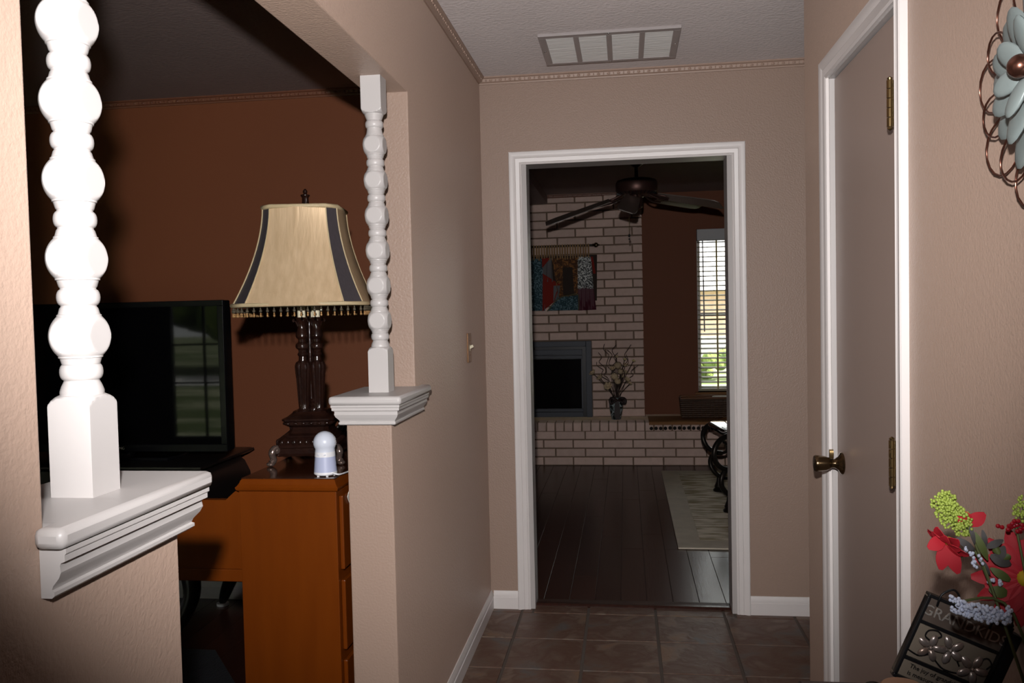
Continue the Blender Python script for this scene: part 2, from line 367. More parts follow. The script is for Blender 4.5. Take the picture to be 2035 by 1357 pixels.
def planks(parent, x0, x1, y0, y1, w, off, seed, L=1.25):
    rnd = random.Random(seed); cache = {}
    x = off
    while x > x0: x -= w
    while x < x1-.01:
        a, b = max(x, x0), min(x+w, x1); y = y0; first = True
        while y < y1-.02:
            l = (rnd.uniform(.3, 1) if first else 1)*L; first = False
            e = min(y+l, y1); 
            if y1-e < .15: e = y1
            k = (round(b-a, 3), round(e-y, 2))
            if k not in cache:
                m = MB(); ww, ll = b-a-.0016, e-y-.0016; c = .0011
                m.loft([[(-ww/2,-ll/2,-.012),(ww/2,-ll/2,-.012),(ww/2,ll/2,-.012),(-ww/2,ll/2,-.012)],[(-ww/2,-ll/2,-c),(ww/2,-ll/2,-c),(ww/2,ll/2,-c),(-ww/2,ll/2,-c)],
                        [(-ww/2+c,-ll/2+c,0),(ww/2-c,-ll/2+c,0),(ww/2-c,ll/2-c,0),(-ww/2+c,ll/2-c,0)]])
                cache[k] = m.mesh('plank', M_plank)
            put('plank', cache[k], parent, ((a+b)/2, (y+e)/2, 0), (rnd.uniform(-.0004,.0004), rnd.uniform(-.0025,.0025), 0))
            y = e
        x += w
fl_d = struct(B((-3.0,3.2,D+.06,8.0,-.05,-.012)), 'floor', M_hidden, 'dark plank floor of the den', 'floor')
planks(fl_d, -1.6, 2.6, 3.93, 7.45, .1215, -.045, 3)
fl_l = struct(B((-5.3,XLB,-1.3,3.88,-.05,-.012)), 'floor', M_hidden, 'very dark plank floor of the living room', 'floor')
planks(fl_l, -3.2, XLB, .9, 3.88, .1215, -.80, 5)
struct(MB().prism([(3.880,-.012),(3.880,.004),(3.888,.011),(3.945,.011),(3.956,.003),(3.956,-.012)], 'x', JL+.012, JR-.012), 'trim_2', M_plank, 'dark wooden threshold strip across the doorway', 'threshold', smooth=40)

# casing, baseboard, crown
CAS = [(0,0),(0,.010),(.007,.013),(.011,.0105),(.027,.0145),(.031,.012),(.046,.019),(.055,.019),(.058,.016),(.058,0)]
def casing(mb, a0, a1, ztop, fn):
    """mitred three-sided casing; fn(a, z, w) -> world point, w = stand-off from the wall"""
    rings = []
    for (a, z, da, dz) in ((a0,.0,-1,0),(a0,ztop,-1,1),(a1,ztop,1,1),(a1,.0,1,0)):
        rings.append([fn(a+da*u, z+dz*u, w) for u, w in CAS])
    mb.loft(rings); return mb
t3 = struct(casing(MB(), JL, JR, JZ, lambda a, z, w: (a, D-w, z)), 'trim_3', M_casing, 'fluted off-white casing around the open doorway', 'door casing', smooth=30)
B((JL,JL+.02,D-.002,D+.12,0,JZ+.02),(JR-.02,JR,D-.002,D+.12,0,JZ+.02),(JL+.02,JR-.02,D-.002,D+.12,JZ,JZ+.02)).build('door_jamb', M_jamb, t3)
t4 = struct(casing(MB(), 1.970, 2.605, 2.04, lambda a, z, w: (XR-w, a, z)), 'trim_4', M_casing, 'off-white casing around the closet door', 'door casing', smooth=30)
B((XR-.002,XR+.11,1.968,1.976,0,2.04),(XR-.002,XR+.11,2.599,2.607,0,2.04),(XR-.002,XR+.11,1.968,2.607,2.036,2.045)).build('door_jamb', M_white, t4)
BAS = [(0,0),(.013,0),(.013,.052),(.010,.056),(.010,.068),(.006,.076),(.004,.083),(0,.083)]
def base_y(x, y0, y1, s): return MB().prism([(x+s*w, z) for w, z in BAS], 'y', y0, y1)
def base_x(y, x0, x1, s): return MB().prism([(y+s*w, z) for w, z in BAS], 'x', x0, x1)
struct(base_y(XL, 2.245, D-.001, 1), 'baseboard_left', M_casing, 'white baseboard along the left hall wall', 'baseboard', smooth=30)
bb = base_x(D, XL+.013, JL-.058, -1); struct(bb, 'baseboard_end', M_casing, 'short white baseboard left of the doorway', 'baseboard', smooth=30)
struct(base_x(D, JR+.058, 1.9, -1), 'baseboard_end', M_casing, 'white baseboard right of the doorway', 'baseboard', smooth=30)
struct(base_x(3.88, -5.3, XLB, -1), 'baseboard_living', M_jamb, 'baseboard under the brown wall', 'baseboard', smooth=30)
CRW = [(0,0),(.006,0),(.008,.006),(.016,.010),(.018,.022),(.026,.026),(.026,.032),(0,.032)]
def crown(name, label, m, along, fixed, a0, a1, s):
    poly = [(fixed+s*w, ZC-.032+z) for w, z in CRW]
    o = struct(MB().prism(poly, 'y' if along == 'y' else 'x', a0, a1), name, m, label, 'crown molding', smooth=30)
    n = int((a1-a0)/.022); mb = MB()
    for i in range(n):
        a = a0+(i+.5)*(a1-a0)/n; r = (.009, .0055) if i % 2 == 0 else (.003, .006)
        c = (fixed+s*.016, a, ZC-.016) if along == 'y' else (a, fixed+s*.016, ZC-.016)
        mb.ball(c, (.005, r[0], r[1]) if along == 'y' else (r[0], .005, r[1]), 6, 4)
    mb.build('bead_row', m, o, 60, kind='stuff')
crown('trim_5', 'beaded tan crown molding on the left hall wall', M_crown, 'y', XL, 0.4, D-.026, 1)
crown('trim_6', 'beaded tan crown molding above the doorway', M_crown, 'x', D, XL+.0, 1.9, -1)
crown('trim_7', 'beaded brown crown molding above the television', M_crownb, 'x', 3.88, -4.6, XLB, -1)
crown('trim_8', 'brown crown molding above the den bricks', M_crownb, 'x', 7.86, -.70, .17, -1)

# closet door
dr = B((XR+.012,XR+.046,1.979,2.596,.012,2.034)).build('door_1', M_door, None, None, .002, kind='structure', label='flat taupe closet door with a brass knob', category='door')
def local(parent, mb, name, m, smooth=40, **k): return mb.build(name, m, parent, smooth, **k)
kn = MB(); KY, KZ = 2.535, .918
kn.T = Matrix.Translation((XR+.012, KY, KZ)) @ Matrix.Rotation(-PI/2, 4, 'Y')
kn.lathe([(.0,.0),(.031,.0),(.033,.003),(.031,.007),(.020,.012),(.0135,.022),(.0125,.030),(.014,.034),(.0165,.036),(.021,.048),(.0235,.066),(.024,.076),(.022,.079),(.0,.080)], seg=32)
knob = local(dr, kn, 'door_knob', M_knob)
ky = MB(); ky.T = Matrix.Translation((XR-.022, KY, KZ+.014)); ky.prism([(-.004,0),(.004,0),(.0045,.02),(.002,.027),(-.003,.026),(-.006,.018)], 'x', -.003, .008)
local(knob, ky, 'latch_tab', M_brass, label='small bright brass tab above the knob')
def hinge(z):
    h = MB(); zs = [z-.052, z-.031, z-.010, z+.011, z+.032, z+.052]
    for i in range(5): h.lathe([(0,zs[i]+.001),(.007,zs[i]+.001),(.007,zs[i+1]-.001),(0,zs[i+1]-.001)], (XR-.0155, 1.984), 12)
    h.lathe([(0,z+.052),(.0055,z+.052),(.006,z+.056),(.0,z+.060)], (XR-.0155, 1.984), 12); h.lathe([(0,z-.060),(.006,z-.056),(.0055,z-.052),(0,z-.052)], (XR-.0155, 1.984), 12)
    h.box(XR-.0155, XR+.013, 1.9805, 1.9875, z-.050, z+.050)
    local(dr, h, 'hinge', M_brass, label='worn brass hinge')
for z in (1.82, 1.02, .22): hinge(z)

# ceiling vent
v = thing('ceiling_vent', 'grey return-air grille with four pale filter panels in the hall ceiling', 'vent', (-.045, 3.472, ZC))
vx, vy = .272, .196
fm = MB(); n = 4; b = .028; wv = (2*vx-b*2-b*.75*3)/4
fm.box(-vx,vx,-vy,-vy+b,-.012,0).box(-vx,vx,vy-b,vy,-.012,0).box(-vx,-vx+b,-vy+b,vy-b,-.012,0).box(vx-b,vx,-vy+b,vy-b,-.012,0)
for i in range(3):
    x0 = -vx+b+(i+1)*wv+i*b*.75; fm.box(x0, x0+b*.75, -vy+b, vy-b, -.012, 0)
fm.build('frame', M_vent, v, None, .0015)
for i in range(4):
    x0 = -vx+b+i*(wv+b*.75); B((x0,x0+wv,-vy+b,vy-b,-.009,0)).build('filter_panel', M_filter, v)
for x, y in ((-vx+.012,0),(vx-.012,0),(0,-vy+.012),(0,vy-.012)):
    MB().ball((x,y,-.012), (.005,.005,.003), 10, 6).build('screw', M_chrome, v, 60)
# light switch
sw = thing('light_switch', 'tan toggle light switch on the left hall wall', 'switch', (XL, 3.418, 1.232))
B((0,.006,-.036,.036,-.060,.060)).build('plate', M_switch, sw, None, .002, label='bronze-tan cover plate')
tg = MB(); tg.T = Matrix.Translation((.006,0,0)) @ Matrix.Rotation(math.radians(-28), 4, 'Y'); tg.box(0,.016,-.005,.005,-.005,.006); tg.T = None; tg.box(.006,.0075,-.006,.006,-.013,.013)
tg.build('toggle', M_cream, sw, None, .001, label='cream toggle')
for z in (-.03, .03): MB().ball((.006,0,z), (.002,.003,.003), 8, 6).build('screw', M_switch, sw, 60)

# ------------------------------------------------------------------ ledge caps and turned posts
MOL = [(0,-.080),(.013,-.080),(.016,-.076),(.016,-.070),(.013,-.067),(.015,-.060),(.022,-.048),(.025,-.038),(.024,-.028),(.025,-.024),(.030,-.021),(.030,-.011),(.032,-.008),(.032,0),(0,0)]
MOL = [(u, w*.70) for u, w in MOL]
def cap(label, y0, y1, horn_a, horn_b, sides, zt):
    t = thing('ledge_cap', label, 'ledge', (XL, (y0+y1)/2, zt))
    ym = (y0+y1)/2; X0, X1 = XLB-XL-.038, .038
    za, zb = -.024, 0
    # board outline with a horn past the wall corner
    ya, yb = y0-ym, y1-ym
    if sides == 'far':      # free end far from the camera
        poly = [(X0,ya),(.001,ya),(.001,ya-horn_a),(X1,ya-horn_a),(X1,yb+.038),(X0,yb+.038)]
    else:
        poly = [(X0,ya-.038),(X1,ya-.038),(X1,yb+horn_b),(.001,yb+horn_b),(.001,yb),(X0,yb)]
    MB().prism(poly, 'z', za, zb).build('board', M_white, t, 40, .008)
    mo = MB()
    if sides == 'far':
        path = [(0,ya-horn_a+.012,1,0),(0,yb,1,1),(XLB-XL,yb,-1,1),(XLB-XL,ya,-1,0)]
    else:
        path = [(XLB-XL,yb,-1,0),(XLB-XL,ya,-1,-1),(0,ya,1,-1),(0,yb+horn_b-.012,1,0)]
    rings = [[(x+dx*u+.0005*dx, y+dy*u+.0005*dy, za+w) for u, w in MOL] for x, y, dx, dy in path]
    mo.loft(rings); mo.build('molding', M_white, t, 30)
    return t
ZT = 1.157
cap1 = cap('white molded ledge cap on the near half wall at left', .85, 1.128, .022, 0, 'far', ZT)
for k, (x, y, r) in enumerate(((.0305,.1105,.0022),(.0300,.1000,.0016))): MB().ball((x, y, -.0022), (r, r*1.2, .0012), 8, 6, Matrix.Rotation(.5, 3, 'Y')).build('paint_chip', M_rackwood, cap1, 60, label='brown chip in the white paint')
cap('white molded ledge cap on the stub wall below the far turned post', 2.245, 2.52, 0, .055, 'near', ZT)
def post_profile():
    """turned spindle: balls flattened on four sides, a bead between collars after each"""
    p = [(.0,0),(.0415,0),(.0415,.115),(.0402,.1185),(.0370,.1225),(.0325,.1260),(.0285,.1280),(.0262,.1290),(.0262,.131),(.0262,.1335),(.0240,.140)]
    z0 = 1.361-ZT; R, h = .0365, .0275
    def bead(z): return [(.0210,z-.0118)]+[(.0205+.0052*math.cos(a), z+.0105*math.sin(a)) for a in [(-PI/2+.15)+i*(PI-.3)/8 for i in range(9)]]+[(.0210,z+.0118)]
    zs = [z0+i*.0996 for i in range(6)]
    p += bead((.140+zs[0]-.0358)/2+.004)
    for i, zc in enumerate(zs):
        p += [(.0226,zc-.0358),(.0246,zc-h-.0008)]
        for k in range(-10, 11):
            a = k/10*math.asin(h/R); p.append((R*math.cos(a)+(.0022 if abs(k) == 10 else 0), zc+R*math.sin(a)))
        p += [(.0246,zc+h+.0008),(.0226,zc+.0358)]
        if i < 5: p += bead(zc+.0498)
    zt = 2.05-ZT; q = zt-.106
    p += bead((zs[-1]+.0358+q)/2-.002)
    p += [(.0245,q-.006),(.0262,q-.001),(.0262,q+.002),(.0285,q+.003),(.0325,q+.005),(.0370,q+.0085),(.0402,q+.0125),(.0415,q+.016),(.0415,zt),(.0,zt)]
    return p
def post(label, x, y):
    t = thing('turned_post', label, 'post', (x, y, ZT)); pr = post_profile(); cut1, cut2 = .131, 2.05-ZT-.107
    def part(name, lo, hi):
        sel = [(r,z) for r, z in pr if lo-1e-6 <= z <= hi+1e-6]
        MB().lathe(sel, seg=96, clamp=.029).build(name, M_white, t, 28)
    part('base_block', 0, cut1); part('turned_shaft', cut1, cut2); part('top_block', cut2, 9)
post('white turned post with ball segments close at left', -.699, 1.008)
post('white turned post at the far stub wall in front of the lamp', -.699, 2.354)

# ------------------------------------------------------------------ living room
cab = thing('wooden_cabinet', 'honey brown wooden cabinet carrying the table lamp', 'cabinet', (-.955, 2.75, 0))
cx0, cx1, cy0, cy1 = -.148+.005, .144, -.49, .45
B((cx0,cx1,cy0,cy1,.06,.885)).build('body', M_cab, cab, None, .002)
B((cx0+.02,cx1-.02,cy0+.02,cy1-.02,0,.06)).build('plinth', M_tablewood, cab)
tp = MB(); o_ = .006
tp.loft([[(x, y, z) for x, y in ((cx0-e,cy0-e),(cx1+e,cy0-e),(cx1+e,cy1+e),(cx0-e,cy1+e))] for e, z in ((0,.885),(.006,.890),(.008,.897),(.003,.902),(-.001,.908),(-.004,.916),(-.008,.920))])
tp.build('top_molding', M_cab, cab, 30)
B((cx0+.006,cx1-.006,cy0+.006,cy1-.006,.9195,.9215)).build('top_panel', M_cabtop, cab, label='polished dark brown top panel')
for k, (z0, z1) in enumerate(((.66,.87),(.43,.63),(.20,.40))):
    dw = B((cx1,cx1+.012,cy0+.02,cy1-.02,z0,z1)).build('drawer', M_cab, cab, None, .003)
    for yy in (-.30, .28): MB().ball((cx1+.022,yy,(z0+z1)/2), (.016,.014,.014), 12, 8).build('knob', M_brass, dw, 60)
wg = MB(); prof = [(-.143,.619),(-.143,.895)]
for i in range(1, 9):
    a = i/8*PI/2; prof.append((-.143-.055*math.sin(a), .853+.042*(1-a/(PI/2))*math.cos(a)))
prof += [(-.275,.853)]
for i in range(1, 7): a = i/6*PI/2; prof.append((-.275-.022*math.sin(a), .831+.022*math.cos(a)))
prof += [(-.297,.825),(-.70,.825),(-.70,.619)]
wg.prism(prof, 'y', cy0+.03, cy0+.052); wg.build('wing_panel', M_cab, cab, 30, label='lower wing board with a scooped top edge')
B((-.70,-.143,cy0+.022,cy0+.060,.617,.653)).build('wing_rail', M_cab, cab, None, .003)
B((-.70,-.66,cy0+.022,cy0+.062,0,.617)).build('leg', M_cab, cab, None, .003)
tg_ = MB(); tg_.T = Matrix.Translation((cx1+.014,cy0+.075,.855)) @ Matrix.Rotation(.7, 4, 'X'); tg_.box(0,.0015,-.016,.016,-.02,.02); tg_.build('paper_tag', M_paper, cab, label='small white paper tag')
TOPZ = .9215

# table lamp
LX, LY = -.992, 2.565
lamp = thing('table_lamp', 'table lamp with three carved dark columns and a gold bell shade', 'lamp', (LX, LY, TOPZ), math.radians(9))
def sq(h, z, c=0.0): 
    if c <= 0: return [(-h,-h,z),(h,-h,z),(h,h,z),(-h,h,z)]
    return [(-h+c,-h,z),(h-c,-h,z),(h,-h+c,z),(h,h-c,z),(h-c,h,z),(-h+c,h,z),(-h,h-c,z),(-h,-h+c,z)]
base = MB().loft([sq(h, z, .012) for h, z in ((.098,.028),(.100,.032),(.096,.036),(.096,.052),(.099,.055),(.097,.060),(.086,.078),(.078,.084),(.076,.088),(.066,.094),(.060,.104),(.061,.112),(.070,.118),(.074,.121),(.074,.130),(.079,.134),(.079,.139),(.064,.146),(.052,.156),(.050,.160))]).build('base', M_lampw, lamp, 25)
for s in (-1, 1):
    for i in range(9):
        a = -.075+i*.01875
        for ax in (0, 1):
            c = (a, s*.0925, .069) if ax == 0 else (s*.0925, a, .069)
            MB().ball(c, (.0075,.005,.010) if ax == 0 else (.005,.0075,.010), 8, 6).build('carved_leaf', M_lampw, base, 60)
    for i in range(6):
        a = -.06+i*.024
        for ax in (0, 1):
            c = (a, s*.0745, .1255) if ax == 0 else (s*.0745, a, .1255)
            MB().ball(c, (.008,.004,.0045) if ax == 0 else (.004,.008,.0045), 8, 6).build('bead', M_lampw, base, 60)
for sx in (-1, 1):
    for sy in (-1, 1):
        q = [(.094,.050),(.104,.053),(.112,.046),(.114,.034),(.110,.020),(.113,.014),(.119,.011)]
        m = MB().tube(smooth_path([(sx*r*.90, sy*r*.90, z) for r, z in q], 4), [.0115]*12+[.010]*12+[.009], 10)
        m.ball((sx*.092, sy*.092, .048), .013, 12, 8); m.ball((sx*.107, sy*.107, .0075), (.013,.013,.0075), 12, 8)
        m.build('scroll_foot', M_silver, lamp, 60)
COL = [(0,.156),(.019,.156),(.020,.162),(.017,.166),(.016,.170),(.0175,.19),(.0215,.26),(.0245,.292),(.0245,.302),(.021,.312),(.013,.318),(.012,.330),(.016,.336),(.0145,.341),(.012,.345),(.013,.351),(.020,.357),(.021,.364),(.019,.370),(.012,.376),(.0125,.384),(.017,.388),(.020,.394),(.0195,.402),(.015,.414),(.0125,.428),(.015,.440),(.021,.449),(.019,.453),(0,.454)]
for a in (-125, -35, 80):
    x, y = .031*math.cos(math.radians(a)), .031*math.sin(math.radians(a))
    col = MB().lathe(COL, (x, y), 48, flute=(12, .055, .17, .312)).build('column', M_lampw, lamp, 30)
    for k in range(4):
        b2 = k*PI/2+.4; cx_, cy_ = x+.0165*math.cos(b2), y+.0165*math.sin(b2)
        MB().tube(smooth_path([(x+.012*math.cos(b2),y+.012*math.sin(b2),.425),(cx_,cy_,.437),(x+.024*math.cos(b2),y+.024*math.sin(b2),.447),(x+.027*math.cos(b2),y+.027*math.sin(b2),.443),(x+.024*math.cos(b2),y+.024*math.sin(b2),.439)],3), .0035, 6).build('leaf_curl', M_lampw, col, 60)
    MB().lathe([(0,.453),(.0125,.453),(.0125,.492),(0,.492)], (x, y), 20).build('candle_sleeve', M_cream, lamp, 40, label='cream candle sleeve')
    MB().lathe([(0,.492),(.013,.492),(.013,.53),(0,.53)], (x, y), 20).build('socket', M_brass, lamp, 40)
MB().lathe([(0,.156),(.006,.156),(.006,.81),(0,.81)], (0,0), 12).build('stem', M_lampw, lamp, 40)
MB().lathe([(0,.156),(.016,.156),(.017,.166),(.013,.172),(.016,.178),(.012,.184),(.016,.190),(.012,.198),(0,.2)], (.012,-.018), 20).build('centre_knop', M_lampw, lamp, 40)
# shade: cut-corner square bell
ZB, ZTT = .488, .792
def shade_s(t):   # t 0 bottom .. 1 top
    return .111+.084*(1-t)**1.75
def shade_pt(k, t, off=0):
    s = shade_s(t)+off; c = s*.25
    P = [(-s+c,-s),(s-c,-s),(s,-s+c),(s,s-c),(s-c,s),(-s+c,s),(-s,s-c),(-s,-s+c)][k % 8]
    return Vector((P[0], P[1], ZB+(ZTT-ZB)*t))
def panel(k, name, m, **tags):
    mb = MB(); nu, nv = (10, 14) if k % 2 == 0 else (4, 14)
    def fn(u, v):
        a, b = shade_pt(k, v), shade_pt(k+1, v); p = a.lerp(b, u); nrm = Vector((b.y-a.y, -(b.x-a.x), 0)).normalized()
        bow = .012*math.sin(PI*u)*(1-.5*v) if k % 2 == 0 else 0
        return p+nrm*bow, nrm
    mb.sheet(fn, nu, nv, .0016); return mb.build(name, m, lamp, 50, **tags)
for k in range(0, 8, 2): panel(k, 'shade_panel', M_gold, label='shiny gold satin shade panel')
for k in range(1, 8, 2): panel(k, 'corner_stripe', M_navy, label='dark satin corner stripe')
for t, nm in ((0,'bottom_trim'),(1,'top_trim')):
    MB().tube([shade_pt(k, t, .001)+Vector((0,0,.004 if t == 0 else -.003)) for k in range(8)], .0062 if t == 0 else .007, 8, True).build(nm, M_goldtrim, lamp, 60)
for k in range(8):
    MB().tube([shade_pt(k, t/12, .0015) for t in range(13)], .0022, 6).build('seam_cord', M_goldtrim, lamp, 60)
dm = MB(); dm.tube([(0,0,0),(0,0,-.028)], .0009, 5); dm.ball((0,0,-.006), .0028, 8, 6); dm.ball((0,0,-.0125), (.0046,.0046,.0052), 8, 6); drop_me = dm.mesh('bead_drop', M_bead, 60)
tipm = MB(); tipm.ball((0,0,-.0205), .0028, 8, 6); tipm.ball((0,0,-.0265), (.0034,.0034,.0045), 8, 6); tip_me = tipm.mesh('bead_tip', M_beadtip, 60)
for k in range(8):
    a, b = shade_pt(k, 0, .001), shade_pt(k+1, 0, .001); n = max(3, int((b-a).length/.019))
    for i in range(n):
        p = a.lerp(b, (i+.5)/n); d_ = put('bead_drop', drop_me, lamp, (p.x, p.y, p.z-.001)); put('bead_tip', tip_me, d_)
MB().tube([shade_pt(1,1)*.0+Vector((-.105,0,ZTT-.006)), Vector((.105,0,ZTT-.006))], .002, 6).build('spider', M_brass, lamp, 40)
MB().lathe([(0,.800),(.009,.800),(.0105,.804),(.0095,.828),(.012,.831),(.0145,.834),(.0145,.837),(.009,.839),(.005,.841),(.0075,.845),(.007,.850),(.003,.855),(0,.857)], seg=20, flute=(8,.08,.803,.829)).build('finial', M_lampw, lamp, 30)

# white dome-headed gadget
gd = thing('night_light', 'white plastic gadget with a round head and pale blue base on the cabinet', 'gadget', (-.861, 2.318, TOPZ))
MB().lathe([(0,.003),(.030,.003),(.033,.006),(.0325,.012),(.0,.012)], seg=36).build('foot_ring', M_wplastic, gd, 40)
for k in range(6):
    a = k*PI/3; MB().box(-.003+.026*math.cos(a), .003+.026*math.cos(a), -.003+.026*math.sin(a), .003+.026*math.sin(a), 0, .004).build('foot', M_wplastic, gd)
MB().lathe([(0,.012),(.0325,.012),(.029,.055),(0,.055)], seg=36).build('base', M_blue, gd, 40, label='pale blue translucent base')
bd = MB().lathe([(0,.055),(.0295,.055),(.0285,.069),(0,.069)], seg=36).build('band', M_wplastic, gd, 40)
for a in (-1.9, -1.25): MB().ball((.029*math.cos(a), .029*math.sin(a), .062), (.0035,.0035,.002), 8, 6).build('button', M_pale, bd, 60)
hd = MB(); 
hv = [(0,.069)]+[(.0285,.069)]+[( .0325*math.cos(a), .094+.0325*math.sin(a)) for a in [ -.55+i*(PI/2+.55)/12 for i in range(13)]]
hd.lathe(hv, seg=36); hd.build('head', M_pale, gd, 50, label='pearly round head')
for i in range(5):
    for j in range(5):
        a, e = -.15+j*.12, -.2+i*.16
        MB().ball((.0322*math.cos(e)*math.cos(a), .0322*math.cos(e)*math.sin(a), .094+.0322*math.sin(e)), .0011, 6, 4).build('speaker_hole', M_vent, gd, 60)
MB().tube(smooth_path([(.026,-.018,.010),(.045,-.020,.006),(.053,.03,.003),(.055,.09,.002)], 5), .0022, 6).build('cord', M_wplastic, gd, 60)

# letter rack behind the lamp
rk = thing('letter_rack', 'dark wooden letter rack holding papers behind the lamp', 'rack', (-1.06, 2.83, TOPZ))
B((-.135,.115,-.05,.06,0,.012)).build('base_board', M_rackwood, rk, None, .002)
for yy in (-.045, .055):
    r = MB(); 
    for a, b in (((-.12,.012),(-.06,.075)),((-.06,.012),(.02,.105)),((.02,.012),(.085,.125)),((.085,.012),(.03,.105))): r.tube([(a[0],yy,a[1]),(b[0],yy,b[1])], .006, 6)
    r.build('lattice', M_rackwood, rk, 50)
    MB().tube([(-.13,yy,.03),(-.06,yy,.08),(.10,yy,.135)], .009, 6).build('rail', M_tablewood, rk, 50)
for i, (x, mm, tl) in enumerate(((.045,M_paper,.42),(.062,M_paperg,.42),(.078,M_paperg,.46),(.092,M_paper,.40),(-.02,M_black,.3))):
    e = MB(); e.T = Matrix.Translation((x, 0, .014)) @ Matrix.Rotation(tl, 4, 'Y'); e.box(-.003,.003,-.035,.045,0,.105)
    e.build('envelope', mm, None, None, 0, (-1.06, 2.83, TOPZ), category='paper', group='papers in the letter rack',
            label=('cream envelope leaning leftmost of the pale papers in the letter rack', 'grey envelope just right of the cream one in the letter rack', 'second grey envelope in the letter rack', 'white paper at the right end of the letter rack', 'black folder tucked low at the left of the letter rack')[i])

# television and its stand
tv = thing('television', 'black flat television on the black stand at the brown wall', 'television', (-2.215, 3.50, .765))
w2 = .49
fr_ = MB(); fr_.box(-w2,w2,-.035,.03,.03,.690); 
B((-w2,w2,-.030,.03,.03,.690)).build('back_shell', M_tv, tv, None, .006)
B((-w2,w2,-.042,-.030,.03,.062),(-w2,w2,-.042,-.030,.665,.690),(-w2,-w2+.028,-.042,-.030,.062,.665),(w2-.028,w2,-.042,-.030,.062,.665)).build('bezel', M_tv, tv, None, .002)
scr = B((-w2+.028,w2-.028,-.036,-.0301,.062,.665)).build('screen', M_screen, tv)
lt = put('logo', text_mesh('SAMSUNG', .017, M_letter, .0004), tv, (-.03, -.0428, .075-.03), (PI/2,0,0))
MB().lathe([(0,.012),(.03,.012),(.03,.05),(0,.05)], (0,0), 24).build('neck', M_tv, tv, 40)
MB().prism([(-.24,-.10),(.24,-.10),(.26,0),(.24,.10),(-.24,.10),(-.26,0)], 'z', 0, .013).build('base', M_tv, tv, 30, .003)
st = thing('tv_stand', 'black bombe-sided wooden stand under the television', 'tv stand', (-2.30, 3.52, 0))
pr = [(.46,.30),(.49,.36),(.515,.44),(.54,.53),(.550,.60),(.545,.66),(.52,.71),(.49,.735)]
poly = pr+[(-x, z) for x, z in reversed(pr)]
MB().prism(poly, 'y', -.20, .22).build('body', M_blackwood, st, 35, .004)
MB().loft([[(sx*(.50+e), sy*(.21+e)+.01, z) for sx, sy in ((-1,-1),(1,-1),(1,1),(-1,1))] for e, z in ((0,.735),(.03,.742),(.045,.752),(.045,.760),(.03,.765))]).build('top', M_blackwood, st, 25)
for sx in (-1, 1):
    for sy in (-1, 1):
        MB().tube(smooth_path([(sx*.43,sy*.17+.01,.32),(sx*.45,sy*.19+.01,.2),(sx*.40,sy*.21+.01,.08),(sx*.36,sy*.235+.03,.02)],5), [.045-.0018*i for i in range(16)], 10).build('leg', M_blackwood, st, 60)
        MB().lathe([(0,0),(.028,0),(.028,.012),(0,.016)], (sx*.36, sy*.235+.03), 16).build('glide', M_wplastic, st, 40, label='white floor glide')
for yy, z in ((-.202,.46),(-.202,.62)):
    B((-.42,.42,yy-.01,yy,z-.06,z+.06)).build('drawer', M_blackwood, st, None, .003)
bx_ = thing('media_box', 'small black glossy media box beside the television base', 'media box', (-2.23, 3.345, .765))
B((-.09,.09,-.05,.05,.004,.034)).build('case', M_tv, bx_, None, .003); B((-.07,.0,-.0515,-.0495,.012,.026)).build('display', M_screen, bx_)
for sx in (-1,1): B((sx*.07-.008,sx*.07+.008,-.03,.03,0,.004)).build('foot', M_tv, bx_)
jr = thing('glass_tumbler', 'small clear square tumbler left of the media box', 'tumbler', (-2.40, 3.34, .765))
gl = MB(); gl.loft([sq(h, z, .006) for h, z in ((.024,0),(.026,.004),(.028,.07),(.025,.07),(.023,.008)) ], True); gl.build('cup', M_tglass, jr, 30)
br = MB().loft([[(x, y, z) for x, y in ((-2.9,2.4),(-1.2,2.4),(-1.2,2.6),(-1.70,3.24),(-2.9,3.24))] for z in (0.001,.012)]).build('area_rug', M_bluerug, None, None, .003, label='dark blue rug on the living room floor below the cabinet', category='rug')

# ------------------------------------------------------------------ den: chimney, hearth, fireplace
ch = struct(B((-1.86,.155,7.862,8.0,0,ZC)), 'wall_chimney', M_mortar, 'pale painted brick chimney wall', 'chimney')
def brick_mesh(w, h, dp):
    bm = bmesh.new(); bmesh.ops.create_cube(bm, size=1)
    for q in bm.verts: q.co.x *= w; q.co.y *= dp; q.co.z *= h
    fe = [e for e in bm.edges if all(q.co.y < 0 for q in e.verts)]
    bmesh.ops.bevel(bm, geom=fe, offset=.006, segments=1, affect='EDGES')
    rr = random.Random(int(w*1e4+h*1e5))
    for q in bm.verts: q.co += Vector((rr.uniform(-.0015,.0015), 0, rr.uniform(-.0015,.0015)))
    me = bpy.data.meshes.new('brick'); bm.to_mesh(me); bm.free(); me.materials.append(M_brick); return me
bcache = {}
def brick(parent, x0, x1, z0, z1, y, dp=.05):
    k = (round(x1-x0, 3), round(z1-z0, 3), dp)
    if k not in bcache: bcache[k] = brick_mesh(*k)
    put('brick', bcache[k], parent, ((x0+x1)/2, y+dp/2+random.uniform(-.0025,.002), (z0+z1)/2), (0, 0, random.uniform(-.006,.006)))
HZ, J, BP, CP = .378, .013, .2605, .0795
FX0, FX1, FZ = -1.386, -.318, 1.084
row = 0; z = HZ+.004
while z < ZC-.03:
    x = .16; first = True; zt = min(z+CP-J, ZC-.003)
    while x > -1.30:
        l = (.082 if (row % 2) else BP-J) if first else BP-J
        x0 = x-l; first = False
        a, b = x0, x
        if z < FZ-.01 and a < FX1+.004:
            a = max(a, FX1+.004)
        if b-a > .03: brick(ch, a, b, z, zt, 7.852)
        x = x0-J
    row += 1; z += CP
he = struct(B((-1.9,1.9,7.442,7.862,0,HZ-.006),(.155,1.9,7.862,8.0,0,HZ-.006)), 'hearth', M_mortar, 'raised brick hearth in front of the chimney', 'hearth')
